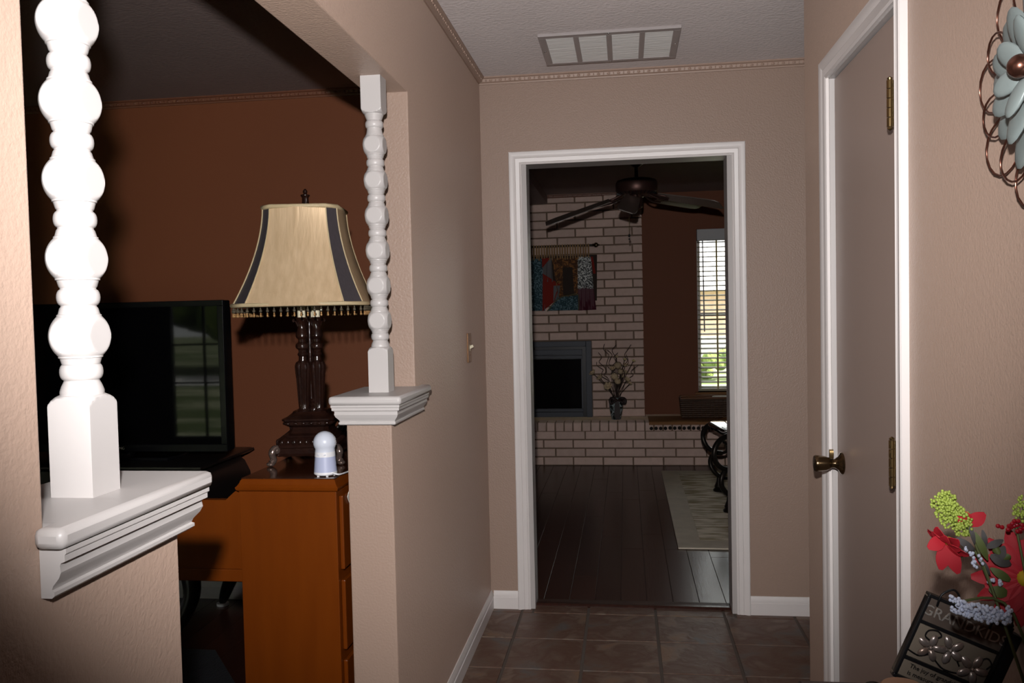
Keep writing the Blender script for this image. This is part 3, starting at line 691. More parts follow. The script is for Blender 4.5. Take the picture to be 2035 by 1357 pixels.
B((-1.9,1.9,7.60,7.850,HZ-.006,HZ)).build('hearth_slab', M_hearthtop, he)
B((.17,1.9,7.850,8.0,HZ-.006,HZ)).build('hearth_slab', M_hearthtop, he)
x = -1.10
while x < 1.5:
    k = 'rl'
    if k not in bcache:
        bm_ = brick_mesh(.066, .074, .19); bcache[k] = bm_
    put('brick', bcache[k], he, (x+.033, 7.43+.095+random.uniform(-.002,.002), HZ-.037), (0,0,random.uniform(-.006,.006))); x += .0785
for r in range(4):
    z1 = .298-r*.0765; z0 = max(z1-.064, .001); x = -1.12+(.0 if r % 2 == 0 else .155)-.03
    while x < 1.45:
        brick(he, x, x+.249, z0, z1, 7.432); x += .262
fp = thing('fireplace_insert', 'slate blue steel fireplace insert with black glass doors', 'fireplace', (-.852, 7.846, HZ))
hw = .534; fh = FZ-HZ
B((-hw,-hw+.052,-.03,0,0,fh),(hw-.052,hw,-.03,0,0,fh),(-hw+.052,hw-.052,-.03,0,fh-.050,fh)).build('surround', M_steel, fp, None, .003)
B((-hw+.052,hw-.052,-.008,0,0,fh-.050)).build('backing', M_black, fp)
B((-hw+.085,hw-.085,-.026,-.008,fh-.128,fh-.078)).build('hood', M_steel, fp, None, .003)
B((-hw+.085,hw-.085,-.030,-.008,fh-.162,fh-.134)).build('vent_bar', M_steel, fp, None, .002)
B((-hw+.085,hw-.085,-.026,-.008,.002,.046)).build('kick_plate', M_steel, fp, None, .002)
B((-hw+.085,hw-.085,-.030,-.008,.052,.078)).build('vent_bar', M_steel, fp, None, .002)
for sx in (-1, 1):
    dd = B(*[(min(a,b),max(a,b),-.026,-.008,.082,fh-.166) for a, b in ((sx*.005,sx*(hw-.085)),)]).build('glass_door', M_fireglass, fp, None, .002)
    B((min(sx*.02,sx*.25),max(sx*.02,sx*.25),-.040,-.034,fh-.158,fh-.150)).build('handle', M_black, dd)
    B(*[(min(a,b),max(a,b),-.030,-.026,.082,fh-.166) for a, b in ((sx*(hw-.085),sx*(hw-.097)),)]).build('door_stile', M_steel, dd)

# hanging textile
wh = thing('wall_hanging', 'patchwork textile hanging from a rod on the brick chimney', 'wall hanging', (0, 7.80, 0))
def hx(px): return -.88+(px-1050)*.004633
def hz(py): return 1.957-(py-490)*.004577
def cloth(pts, m, name='patch', y=0, waves=3, amp=.010, **tags):
    """quad patch given by four pixel corners tl,tr,br,bl"""
    q = [Vector((hx(a), y, hz(b))) for a, b in pts]
    def fn(u, v):
        p = q[0].lerp(q[1], u).lerp(q[3].lerp(q[2], u), v); p.y -= amp*(.5+.5*math.sin(u*waves*2*PI+v*2))*(.3+.7*v)
        return p, (0,-1,0)
    return MB().sheet(fn, 14, 10, .007).build(name, m, wh, 60, **tags)
cloth([(933,508),(1186,508),(1184,600),(933,600)], M_dkbrown, 'backing_cloth', .018, 2, .003)
cloth([(1051,512),(1079,512),(1081,618),(1050,618)], M_teal, 'patch', -.004, 2, label='teal plush strip')
cloth([(1036,512),(1052,512),(1051,618),(1034,618)], M_redf, 'patch', -.002, 1, label='red strip')
cloth([(1078,512),(1096,512),(1098,560),(1078,560)], M_greyf, 'patch', -.003, 2, label='grey satin patch')
cloth([(1077,512),(1094,512),(1078,531),(1077,531)], M_redf, 'patch', -.010, 1, .004, label='red triangle')
cloth([(1078,543),(1112,566),(1100,600),(1076,619)], M_redf, 'patch', -.010, 1, .005, label='red kite-shaped patch')
cloth([(1097,513),(1149,513),(1148,592),(1108,592)], M_goldf, 'patch', -.006, 4, label='golden brown velvet patch')
cloth([(1118,532),(1137,532),(1140,588),(1118,588)], M_dkbrown, 'patch', -.018, 2, .006, label='dark brown velvet tab')
cloth([(1099,568),(1112,568),(1108,600),(1098,600)], M_greyf, 'patch', -.012, 1, .004)
cloth([(1106,592),(1148,588),(1147,618),(1088,618)], M_teal, 'patch', -.014, 3, label='teal plush corner patch')
cloth([(1148,511),(1174,511),(1178,576),(1147,576)], M_zebra, 'patch', -.012, 1, .006, label='black and silver brocade patch')
cloth([(1147,574),(1178,574),(1183,618),(1147,619)], M_maroon, 'patch', -.010, 4, .016, label='maroon pleated skirt')
cloth([(1174,512),(1178,512),(1183,546),(1178,546)], M_redf, 'patch', -.004, 1, .004)
cloth([(990,511),(1034,511),(1034,590),(990,590)], M_goldf, 'patch', -.006, 3, label='golden brown velvet patch')
cloth([(945,511),(989,511),(989,618),(940,618)], M_zebra, 'patch', -.006, 2, label='black and silver brocade patch')
MB().tube(smooth_path([(hx(1086),-.034,hz(619)),(hx(1102),-.034,hz(600)),(hx(1116),-.036,hz(591)),(hx(1130),-.036,hz(588)),(hx(1148),-.034,hz(588)),(hx(1148),-.034,hz(618))],4), .005, 6).build('cord_trim', M_olive, wh, 60)
MB().tube([(hx(928),-.012,hz(489)),(hx(1178),-.012,hz(489))], .010, 10).build('rod', M_iron, wh, 60)
for sx, p in ((1,1178),(-1,928)):
    f = MB(); f.ball((hx(p)+sx*.030,-.012,hz(489)), .023, 14, 10); f.ball((hx(p)+sx*.004,-.012,hz(489)), (.008,.015,.015), 10, 8); f.ball((hx(p)+sx*.056,-.012,hz(489)), (.008,.007,.007), 8, 6)
    f.build('finial', M_knob, wh, 60)
    br_ = B((hx(p)-sx*.012-.006,hx(p)-sx*.012+.006,-.012,.050,hz(489)-.008,hz(489)+.008)).build('bracket', M_iron, wh)
cap_me = {}
for i in range(46):
    px = 938+i*5.15
    t_ = MB(); jx = random.uniform(-.003,.003); L_ = random.uniform(.105,.130)
    t_.tube(smooth_path([(0,-.026,.012),(jx*.4,-.030,-.03),(jx,-.028,-L_)],3), [.0062,.0075,.008,.008,.008,.0078,.007], 6)
    t_.build('tassel', M_tassel, wh, 60, 0, (hx(px), 0, hz(489)))

# vase with dried flowers
vs = thing('vase', 'glazed teal and black vase with a brown ribbon bow on the hearth', 'vase', (-.098, 7.665, HZ))
MB().lathe([(0,0),(.040,0),(.043,.006),(.052,.05),(.062,.10),(.064,.135),(.056,.165),(.050,.18),(.056,.195),(.058,.20),(.052,.20),(.046,.18),(.05,.15),(0,.14)], seg=32).build('body', M_vase, vs, 40)
rb = MB().tube([(.058*math.cos(a), .058*math.sin(a), .176) for a in [i*2*PI/24 for i in range(24)]], .010, 6, True).build('ribbon', M_ribbon, vs, 60)
for sx in (-1, 1):
    MB().tube(smooth_path([(.015,-.062,.176),(.015+sx*.035,-.075,.20),(.015+sx*.065,-.068,.185),(.015+sx*.060,-.068,.150),(.015+sx*.030,-.066,.165),(.015,-.064,.176)],4), [.006+.008*math.sin(PI*i/20) for i in range(21)], 6).build('bow_loop', M_ribbon, vs, 60)
MB().loft([[(.01-w,-.068-.004*k,z),(.01+w,-.068-.004*k,z),(.01+w,-.062-.004*k,z),(.01-w,-.062-.004*k,z)] for k, (w, z) in enumerate(((.010,.178),(.022,.14),(.026,.09),(.024,.04),(.014,.006)))]).build('ribbon_tail', M_ribbon, vs, 40)
df = thing('dried_flowers', 'arrangement of tan dried flowers and curly twigs in the vase', 'dried flowers', (-.098, 7.665, HZ+.16))
def bloom(mb, c, r, n, tilt):
    for lay, (rr, op) in enumerate(((1.0, .9), (.75, .55), (.45, .25))):
        for i in range(n):
            a = 2*PI*i/n+lay*.5
            M = tilt @ Matrix.Rotation(a, 3, 'Z') @ Matrix.Rotation(op, 3, 'Y')
            mb.ball(Vector(c)+M @ Vector((0,0,r*.5*rr)), (r*.12, r*.34*rr, r*.55*rr), 6, 5, M)
fl_list = [(1180,742,.042,'o'),(1194,752,.042,'o'),(1210,768,.050,'c'),(1222,747,.034,'b'),(1228,757,.028,'b'),(1229,725,.034,'b'),(1243,727,.030,'o'),(1243,742,.034,'o'),(1234,737,.026,'b'),(1246,755,.036,'o'),(1218,733,.034,'o'),(1242,714,.022,'l'),(1259,717,.022,'l'),(1238,750,.03,'o'),(1251,762,.024,'o'),(1226,710,.026,'o')]
for px, py, r, kd in fl_list:
    x = (px-1224)*.00452; zz = (833-py)*.00452-.16; y = random.uniform(-.07, .03)
    dirv = Vector((x, y-.02, max(zz, .05))); tilt = Vector((0,0,1)).rotation_difference((dirv.normalized()+Vector((0,-.5,0))).normalized()).to_matrix()
    MB().tube(smooth_path([(random.uniform(-.02,.02),0,-.02),(x*.35,y*.3,zz*.45),(x,y,zz)],4), .0028, 5).build('stem', M_twig, df, 60)
    mb = MB()
    if kd == 'b': 
        mb.lathe([(0,-r),(r*.55,-r*.8),(r,0),(r*.75,r*.7),(r*.2,r),(0,r)], (0,0), 20, flute=(10,.10,-r*.9,r*.9)); mb.v = [tuple(tilt @ Vector(p)+Vector((x,y,zz))) for p in mb.v]
    else: bloom(mb, (x,y,zz), r, {'o':6,'c':7,'l':4}[kd], tilt)
    mb.build('dried_bloom', M_dry if kd != 'l' else M_tape, df, 60)
for k, (px, py) in enumerate(((1203,682),(1222,684),(1251,684),(1190,699),(1212,694),(1250,704),(1188,718),(1226,700),(1265,725))):
    x = (px-1224)*.00452; zz = (833-py)*.00452-.16; pts = [(random.uniform(-.015,.015), 0, -.02), (x*.4, -.01, zz*.45)]
    for i in range(1, 7):
        t = .45+.55*i/6; pts.append((x*t+.022*math.sin(i*2.1+k), -.02+.012*math.cos(i*2.1), zz*t))
    MB().tube(smooth_path(pts, 4), .0024, 5).build('curly_twig', M_twig, df, 60)

# runner with pompoms and basket on the hearth
ru = thing('hearth_runner', 'tan cloth runner with black pompom fringe on the brick hearth', 'runner', (.185, 7.40, HZ))
def rn(u, v):
    if v < .55: return (u*1.2, .36-.345*(v/.55), .012+.003*math.sin(u*20)*math.sin(v*9)), (0,0,1)
    q = (v-.55)/.45; return (u*1.2, .015-.013*min(1,q*3), .012-.030*q), (0,-1,.3)
MB().sheet(rn, 30, 12, .006).build('cloth', M_runner, ru, 50)
for i in range(30):
    x = .02+i*.0400; pm = MB().ball((x,-.002,-.046+random.uniform(-.002,.002)), .0155, 10, 8).build('pompom', M_pom, ru, 60)
    MB().tube([(x-.006,-.001,-.016),(x,-.001,-.034),(x+.006,-.001,-.016)], .0022, 5).build('tie', M_bead2, pm, 60)
bk = thing('wicker_basket', 'dark woven rectangular basket on the hearth below the window', 'basket', (.80, 7.68, HZ+.020))
bw, bd_, bh = .32, .085, .165
for k in range(9):
    z = .009+k*.0185; e = .0004*k*4
    MB().tube(smooth_path([(sx*(bw+e)*1.0, sy*(bd_+e), z) for sx, sy in ((-1,-1),(1,-1),(1,1),(-1,1))]) if False else [(-(bw+e),-(bd_+e),z),((bw+e),-(bd_+e),z),((bw+e),(bd_+e),z),(-(bw+e),(bd_+e),z)], .0088, 8, True).build('woven_band', M_wicker, bk, 60)
MB().tube([(-bw-.006,-bd_-.006,bh+.008),(bw+.006,-bd_-.006,bh+.008),(bw+.006,bd_+.006,bh+.008),(-bw-.006,bd_+.006,bh+.008)], .010, 8, True).build('rim', M_rackwood, bk, 60)
B((-bw,bw,-bd_,bd_,0,.008)).build('bottom', M_wicker, bk)
stk = MB()
for i in range(17):
    for sy in (-1,1): stk.tube([(-bw+.02+i*(2*bw-.04)/16, sy*(bd_+.004), 0),(-bw+.02+i*(2*bw-.04)/16, sy*(bd_+.010), bh)], .0065, 5)
stk.build('weave_stakes', M_wicker, bk, 60, kind='stuff')
pp = MB(); pp.T = Matrix.Translation((.86, 7.68, HZ+.172)) @ Matrix.Rotation(.22, 4, 'X'); pp.box(-.10,.14,-.055,.075,0,.006).box(-.09,.15,-.055,.07,.006,.012)
pp.build('paper_stack', M_paper, None, None, .001, label='white papers lying in the dark wicker basket', category='paper')

# den window with blinds
wd = thing('window_1', 'narrow den window behind the slatted blind', 'window', (1.14, 8.0, .585)); wd['kind'] = 'structure'
W0, W1, WH = -.48, .48, 1.505
B((W0,W0+.035,.07,.12,0,WH),(W1-.035,W1,.07,.12,0,WH),(W0+.035,W1-.035,.07,.12,0,.04),(W0+.035,W1-.035,.07,.12,WH-.04,WH),(W0+.035,W1-.035,.075,.115,.70,.735)).build('window_frame', M_jamb, wd, None, .003)
B((W0+.035,W1-.035,.093,.097,.04,.70)).build('pane', M_pane, wd); B((W0+.035,W1-.035,.093,.097,.735,WH-.04)).build('pane', M_pane, wd)
B((W0-.03,W1+.03,-.035,.07,-.022,0)).build('sill', M_runner, wd, None, .003)
bl = thing('window_blind', 'pale slatted blind with tan ladder tapes in the den window', 'blind', (1.14, 8.03, .585))
B((W0+.004,W1-.004,-.050,.03,WH-.105,WH)).build('valance', M_valance, bl, None, .004)
sm = MB(); sm.T = Matrix.Rotation(math.radians(12), 4, 'X'); sm.loft([[(x,-.024,-.0026),(x,0,.0010),(x,.024,-.0026),(x,.024,.0022),(x,0,.0058),(x,-.024,.0022)] for x in (W0+.008, W1-.008)]); slat_me = sm.mesh('slat', M_blind, 60)
for i in range(31): put('slat', slat_me, bl, (0, 0, .045+i*.0447))
B((W0+.008,W1-.008,-.026,.026,.008,.030)).build('bottom_rail', M_blind, bl, None, .002)
for x in (-.30, .05, .40):
    B((x-.008,x+.008,-.027,-.0255,.03,WH-.1)).build('ladder_tape', M_tape, bl)
for x in (W0+.012, -.10):
    pass
MB().tube([(-.425,-.034,WH-.10),(-.418,-.036,.56)], .006, 8).build('tilt_wand', M_valance, bl, 60)
MB().tube([(-.16,-.032,WH-.10),(-.155,-.032,.08)], .0022, 6).build('pull_cord', M_tape, bl, 60)

# rug and glass table
rg = thing('area_rug', 'cream and olive distressed rug under the glass table', 'rug', (1.09, 6.0, 0))
B((-.815,.815,-1.15,1.15,.0005,.011)).build('border', M_rugb, rg, None, .003); B((-.68,.68,-.99,.99,.011,.0125)).build('field', M_rug, rg)
gt = thing('glass_table', 'round glass-topped table with a scrolled dark iron base on the cream rug', 'table', (1.09, 6.03, .0125))
MB().lathe([(0,.528),(.515,.528),(.528,.532),(.528,.536),(.515,.541),(0,.541)], seg=72).build('glass_top', M_tglass, gt, 30)
ring = MB().tube([(.36*math.cos(a), .36*math.sin(a), .515) for a in [i*2*PI/40 for i in range(40)]], .012, 8, True).build('ring', M_iron, gt, 60)
for sx in (-1, 1):
    for sy in (-1, 1):
        dx, dy = sx*.80, sy*.60
        def q(r, z): return (dx*r, dy*r, z)
        MB().tube(smooth_path([q(.42,.515),q(.56,.505),q(.64,.46),q(.665,.39),q(.63,.32),q(.55,.285),q(.47,.30),q(.46,.36)],5), [.019]*14+[.018]*14+[.012]*8, 10).build('leg_scroll', M_iron, gt, 60)
        MB().tube(smooth_path([q(.56,.285),q(.60,.24),q(.60,.18),q(.555,.125),q(.49,.10)],5), .017, 10).build('leg_scroll', M_iron, gt, 60)
        ft = MB().lathe([(0,0),(.040,0),(.043,.012),(.030,.026),(.034,.036),(.028,.05),(.018,.075),(.014,.105),(0,.11)], (dx*.535, dy*.535), 16).build('foot', M_iron, gt, 40)
        MB().tube(smooth_path([q(.58,.47),q(.50,.43),q(.44,.45),q(.45,.49)],5), .009, 8).build('small_scroll', M_chrome if False else M_iron, gt, 60)
MB().tube([(.8*.5,.6*.5,.10),(0,0,.16),(-.8*.5,-.6*.5,.10)], .011, 8).build('stretcher', M_iron, gt, 60); MB().tube([(-.8*.5,.6*.5,.10),(0,0,.16),(.8*.5,-.6*.5,.10)], .011, 8).build('stretcher', M_iron, gt, 60)

# ceiling fan
FX, FY = .094, 6.2
fan = thing('ceiling_fan', 'bronze five-bladed ceiling fan hanging in the den', 'ceiling fan', (FX, FY, ZC))
MB().lathe([(0,-.05),(.02,-.05),(.055,-.025),(.065,-.004),(.065,0),(0,0)], seg=32).build('canopy', M_bronze, fan, 40)
MB().lathe([(0,-.14),(.013,-.14),(.013,-.04),(0,-.04)], seg=16).build('downrod', M_black, fan, 40)
MB().lathe([(0,-.252),(.06,-.252),(.118,-.246),(.142,-.232),(.150,-.215),(.150,-.165),(.140,-.145),(.115,-.136),(.03,-.13),(0,-.13)], seg=48).build('motor_housing', M_bronze, fan, 30)
vn = MB()
for i in range(28):
    a = i*2*PI/28; vn.tube([(.118*math.cos(a),.118*math.sin(a),-.249),(.143*math.cos(a),.143*math.sin(a),-.234)], .003, 5)
vn.build('vent_fins', M_black, fan, 40, kind='stuff')
MB().lathe([(0,-.345),(.030,-.345),(.042,-.335),(.045,-.315),(.045,-.268),(.052,-.262),(.052,-.252),(0,-.252)], seg=32).build('switch_housing', M_bronze, fan, 40)
blades = [(-97, 2.000, .66), (-28, 2.055, .635), (40, 2.150, .66), (126, 2.165, .66), (188, 1.995, .66)]
for az, zt_, RB in blades:
    a = math.radians(az); d1 = Vector((math.cos(a), math.sin(a), 0)); side = Vector((-math.sin(a), math.cos(a), 0)); z0 = -.262; z1 = zt_-ZC
    up = Vector((0,0,1)); pit = math.radians(-20)
    sd = (side*math.cos(pit)+up*math.sin(pit))
    def pt(r, s, h=0): 
        r *= RB/.675; t = (r-.13)/(.67-.13); return d1*r+sd*s+up*(z0+(z1-z0)*t+h)
    ol = [(.20,.050),(.30,.056),(.45,.063),(.60,.067),(.65,.062),(.675,.045),(.675,-.045),(.65,-.062),(.60,-.067),(.45,-.063),(.30,-.056),(.20,-.050)]
    b_ = MB().loft([[pt(r, s, -.003) for r, s in ol], [pt(r, s, .003) for r, s in ol]]).build('blade', M_bladem if 'M_bladem' in globals() else mat('fan_blade', (.16,.125,.105), .35, var=(12,.4), coat=.3), fan, 40)
    ir = MB().tube(smooth_path([pt(.08,0,.012),pt(.14,.022,.0),pt(.19,.030,-.006),(pt(.25,.02,-.008))],4), .007, 6).tube(smooth_path([pt(.08,0,.012),pt(.14,-.022,.0),pt(.19,-.030,-.006),(pt(.25,-.02,-.008))],4), .007, 6)
    ir.loft([[pt(r, s, -.008) for r, s in ((.19,-.04),(.25,-.03),(.27,0),(.25,.03),(.19,.04))], [pt(r, s, -.003) for r, s in ((.19,-.04),(.25,-.03),(.27,0),(.25,.03),(.19,.04))]])
    ir.build('blade_iron', M_bronze, b_, 50)
pc = MB().tube([(-.055,-.03,-.33),(-.058,-.032,-.53)], .0018, 5).build('pull_chain', M_brass, fan, 60)
MB().ball((-.058,-.032,-.540), (.008,.008,.012), 10, 8).ball((-.058,-.032,-.565), (.006,.006,.006), 8, 6).build('chain_fob', M_black, pc, 60)

# ------------------------------------------------------------------ hall console: table, plaque, bouquet, candle
ct = thing('console_table', 'dark console table against the right wall in the foreground', 'table', (.44, 1.0, 0))
B((-.16,.158,-.47,.475,.715,.740)).build('table_top', M_tablewood, ct, None, .005)
B((-.13,.13,-.43,.43,.63,.715)).build('apron', M_tablewood, ct, None, .003)
for sx in (-1, 1):
    for sy in (-1, 1): MB().loft([[(sx*.12+a*h, sy*.42+b*h, z) for a, b in ((-1,-1),(1,-1),(1,1),(-1,1))] for h, z in ((.014,0),(.022,.60),(.022,.70))]).build('leg', M_tablewood, ct, 30)
# tilted plaque
PW, PHh = .134, .144
plq = thing('plaque', 'small dark metal plaque reading GRANDKIDS with pewter flowers, tilted on the console', 'plaque', (.5297, 1.385, .7415))
th = math.radians(22.9)
EX = Vector((math.cos(th), 0, -math.sin(th))); EZ = Vector((math.sin(th), 0, math.cos(th)))
PMx = Matrix((EX, Vector((0,1,0)), EZ)).transposed().to_4x4()   # plaque frame: origin at bottom-right corner
def pmb(): m = MB(); m.T = PMx; return m
pmb().box(-PW,0,-.004,.006,0,PHh).build('back_plate', M_plaque2, plq, None, .001)
f_ = pmb()
for b in ((-PW,0,-.010,.006,0,.006),(-PW,0,-.010,.006,PHh-.005,PHh),(-PW,-PW+.005,-.010,.006,.006,PHh-.005),(-.005,0,-.010,.006,.006,PHh-.005)): f_.box(*b)
f_.build('frame', M_black, plq, None, .001)
pmb().box(-PW+.005,-.005,-.0065,-.004,.101,PHh-.005).build('title_band', M_plaque, plq)
pmb().box(-PW+.005,-.005,-.009,-.004,.096,.101).build('divider', M_black, plq); pmb().box(-PW+.005,-.005,-.009,-.004,.034,.039).build('divider', M_black, plq)
pmb().box(.0005,.022,.0,.022,.004,PHh-.01).build('back_stay', M_pot, plq, None, .001, label='blue-black stay behind the plaque')
def ptext(txt, size, m, x, z, nm, dep):
    o = put(nm, text_mesh(txt, size, m, dep), plq); o.matrix_local = PMx @ Matrix.Translation((x, -.0068, z)) @ Matrix.Rotation(PI/2, 4, 'X'); return o
ptext('GRANDKIDS', .0235, M_letter, -PW/2, .1185, 'title_lettering', .0009)
ptext('The joy of grandchildren', .0098, M_ink, -PW/2, .026, 'verse_lettering', .0003); ptext('is measured in the heart', .0098, M_ink, -PW/2, .0145, 'verse_lettering', .0003)
for cx_, cz_, rot0, sc in ((-.101,.066,.3,1.0),(-.073,.074,.9,1.05),(-.032,.060,.1,1.1)):
    fw = pmb(); fw.ball((cx_,-.013,cz_), .003, 8, 6); fo = fw.build('pewter_flower', M_pewter, plq, 60)
    for k in range(5):
        a = rot0+k*2*PI/5; Mr = Matrix.Rotation(-a, 3, 'Y')
        pm_ = pmb(); pm_.ball(Vector((cx_,-.011,cz_))+Mr @ Vector((.0125*sc,0,0)), (.0095*sc,.0035,.0058*sc), 8, 6, Mr); pm_.build('petal', M_pewter, fo, 60)
for pts in ([(-.128,.049),(-.11,.047),(-.094,.058),(-.086,.05),(-.07,.042),(-.05,.044),(-.032,.052)],[(-.104,.078),(-.092,.088),(-.100,.094),(-.112,.090),(-.114,.080),(-.106,.076)],[(-.05,.056),(-.058,.066),(-.05,.072)],[(-.03,.068),(-.018,.084),(-.008,.078),(-.012,.068)]):
    w_ = pmb(); w_.tube(smooth_path([(x,-.0085,z) for x, z in pts],5), .0012, 6); w_.build('wire_scroll', M_black, plq, 60)
for xx in (-PW+.028, -.022):
    h_ = pmb(); h_.tube(smooth_path([(xx-.010,-.008,PHh-.014),(xx-.013,-.013,PHh-.004),(xx-.012,-.013,PHh+.008),(xx,-.012,PHh+.020),(xx+.011,-.012,PHh+.015),(xx+.014,-.012,PHh+.004)],5), .0018, 7); h_.ball((xx+.014,-.012,PHh+.003), .0042, 10, 8)
    h_.build('hook', M_black, plq, 60)
# silk flower bouquet in a dark pot
pot = thing('flower_pot', 'dark pot holding the red silk flowers at the right edge', 'pot', (.543, 1.150, .740))
MB().lathe([(0,0),(.040,0),(.044,.006),(.052,.07),(.058,.085),(.058,.095),(.050,.095),(.046,.07),(0,.068)], seg=28).build('body', M_pot, pot, 35)
bq = thing('silk_bouquet', 'red silk flowers with lime and red berries and white sprays above the plaque', 'silk flowers', (.543, 1.150, .82))
BY = 1.22
def bp(px, py, y=BY):      # photo position on the bouquet's depth, in the bouquet's own frame
    k = y/1.2; x = .428+(px-1885)*.000655; z = 1.101-(py-1010)*.000680-(px-1885)*.00002
    return Vector((x*k-.543, y-1.150, 1.3818-(1.3818-z)*k-.82))
root = Vector((0,0,-.07))
def stem(p, r=.0016, m=M_stem, via=None): 
    pts = [root, via or (root.lerp(p,.55)+Vector((0,0,.02))), p]; return MB().tube(smooth_path(pts,6), r, 6).build('stem', m, bq, 60)
def petals(c, n, L, wd_, nrm, m, openness=.25, rot=0, name='petal', parent=None, layers=1):
    nrm = Vector(nrm).normalized(); Q = Vector((0,0,1)).rotation_difference(nrm).to_matrix()
    fo = MB().ball(c, L*.20, 10, 8).build('flower', M_yellow if parent is None else m, bq, 60)
    for l_ in range(layers):
        for i in range(n):
            a = rot+2*PI*(i+.5*l_)/n; sc = 1-.22*l_
            def fn(u, v):
                r = L*sc*(.12+.88*v); w = wd_*sc*math.sin(PI*min(1,(.10+.86*v)))**.6*(u-.5)
                z = openness*r*(1-.9*v)+.004*l_+.15*abs(u-.5)*wd_*sc
                p = Vector((r*math.cos(a)-w*math.sin(a), r*math.sin(a)+w*math.cos(a), z)); return Vector(c)+Q @ p, nrm
            MB().sheet(fn, 4, 6, .0009).build(name, m, fo, 60)
    return fo
c = bp(2033,1142); stem(c); petals(c, 14, .066, .024, (-.35,-1,.15), M_red, .10, .2, layers=2)
c = bp(1885,1075); stem(c, .002, M_stem, bp(1950,1120)); petals(c, 6, .030, .020, (-.75,-.35,-.7), M_red, .45, .4, layers=2)
for px, py, dx, dz in ((1874,1098,-.004,-.021),(1887,1100,.009,-.024),(1866,1076,-.014,-.008),(1930,1033,.014,.010),(1915,1032,-.004,.012)):
    c0 = bp(px, py); d_ = Vector((dx,-.002,dz)); nn = Vector((0,-1,.1)); sdv = d_.cross(nn).normalized()
    def fn(u, v): return c0+d_*(v-.3)*1.6+sdv*(u-.5)*.020*math.sin(PI*(.12+.80*v))+Vector((0,-.003*math.sin(v*3),0)), nn
    MB().sheet(fn, 4, 6, .0009).build('petal', M_red, bq, 60)
def berries(pxs, m, r, name, y=BY, n=0, spread=0.0):
    mb = MB(); rr = random.Random(len(pxs)*7+n)
    for px, py in pxs:
        c = bp(px, py, y)
        for i in range(n):
            mb.ball(c+Vector((rr.uniform(-1,1), rr.uniform(-1,1), rr.uniform(-1,1)))*spread, r*rr.uniform(.8,1.15), 7, 5)
    return mb.build(name, m, bq, 60)
for grp in ([(1872,990),(1862,1003),(1880,985),(1890,992)],[(1868,1015),(1880,1005),(1890,1002)],[(1877,1028),(1892,1018),(1902,1012)],[(1884,1036),(1898,1040),(1908,1022)],[(1910,1032),(1920,1030),(1908,1052),(1922,1053)]): berries(grp, M_lime, .0021, 'lime_berries', n=26, spread=.0074)
for grp in ([(2030,990),(2035,1000)],[(2020,1008),(2030,1018)]): berries(grp, M_lime, .0021, 'lime_berries', n=26, spread=.0074)
stem(bp(1890,1010), .0016, M_stem, bp(1945,1100)); stem(bp(2028,1000))
for px, py in ((1982,1042),(1988,1043),(1996,1045),(1998,1038),(2004,1042),(2008,1035),(2012,1040),(2014,1048),(2016,1028),(2018,1038),(2022,1046),(2024,1036),(2028,1042),(2026,1052),(2032,1048),(2012,1030),(2034,1038)):
    MB().ball(bp(px,py,BY-.01)+Vector((0,random.uniform(-.006,.006),0)), .0031, 10, 8).build('red_berry', M_crimson, bq, 60)
stem(bp(2015,1042,BY-.008))
for grp, nn_ in (([(1920,1093),(1935,1102),(1942,1112),(1938,1120)],5),([(1970,1150),(1982,1152)],5)):
    mb = MB()
    for px, py in grp:
        for i in range(nn_): mb.ball(bp(px,py,BY-.006)+Vector((random.uniform(-.005,.005),random.uniform(-.004,.004),random.uniform(-.004,.004))), (.0024,.002,.0026), 6, 5)
    mb.build('white_blossoms', M_wflower, bq, 60)
sp = MB(); 
for i in range(220):
    t = i/219; px = 1890+t*115; py = 1200+18*math.sin(t*2.2)+random.uniform(-15,15)
    sp.ball(bp(px,py,BY-.03)+Vector((0,random.uniform(-.008,.008),0)), (.0026,.002,.0028), 6, 4)
sp.build('white_spray', M_wflower, bq, 60, kind='stuff', label='white blossom spray crossing in front of the plaque')
MB().tube(smooth_path([root, bp(2010,1215,BY-.02), bp(1895,1198,BY-.028)],6), .002, 6).build('stem', M_stem, bq, 60)
def leaf(a, b, w, m):
    a, b = Vector(a), Vector(b); d_ = b-a; nn = Vector((-.2,-1,.2)).normalized(); sdv = d_.cross(nn).normalized()
    def fn(u, v): return a+d_*v+sdv*(u-.5)*w*math.sin(PI*(.06+.9*v))**.8+nn*.004*math.sin(v*PI), nn
    MB().sheet(fn, 4, 7, .0008).build('leaf', m, bq, 60)
for p in (((1900,1068),(1935,1092),.010),((1925,1040),(1935,1080),.006),((1950,1050),(1956,1085),.007),((1955,1085),(1990,1068),.010),((1975,1112),(1992,1080),.013),((1945,1105),(1965,1140),.006),((1965,1100),(2005,1118),.016)): leaf(bp(*p[0]), bp(*p[1]), p[2], M_leafgrey)
for p in (((1935,1055),(1960,1110),.010),((2005,1150),(1965,1125),.012),((2000,1175),(1962,1168),.016),((1970,1092),(1985,1085),.012),((2000,1110),(1990,1095),.012),((1905,1108),(1920,1092),.004)): leaf(bp(*p[0]), bp(*p[1]), p[2], M_leaf)
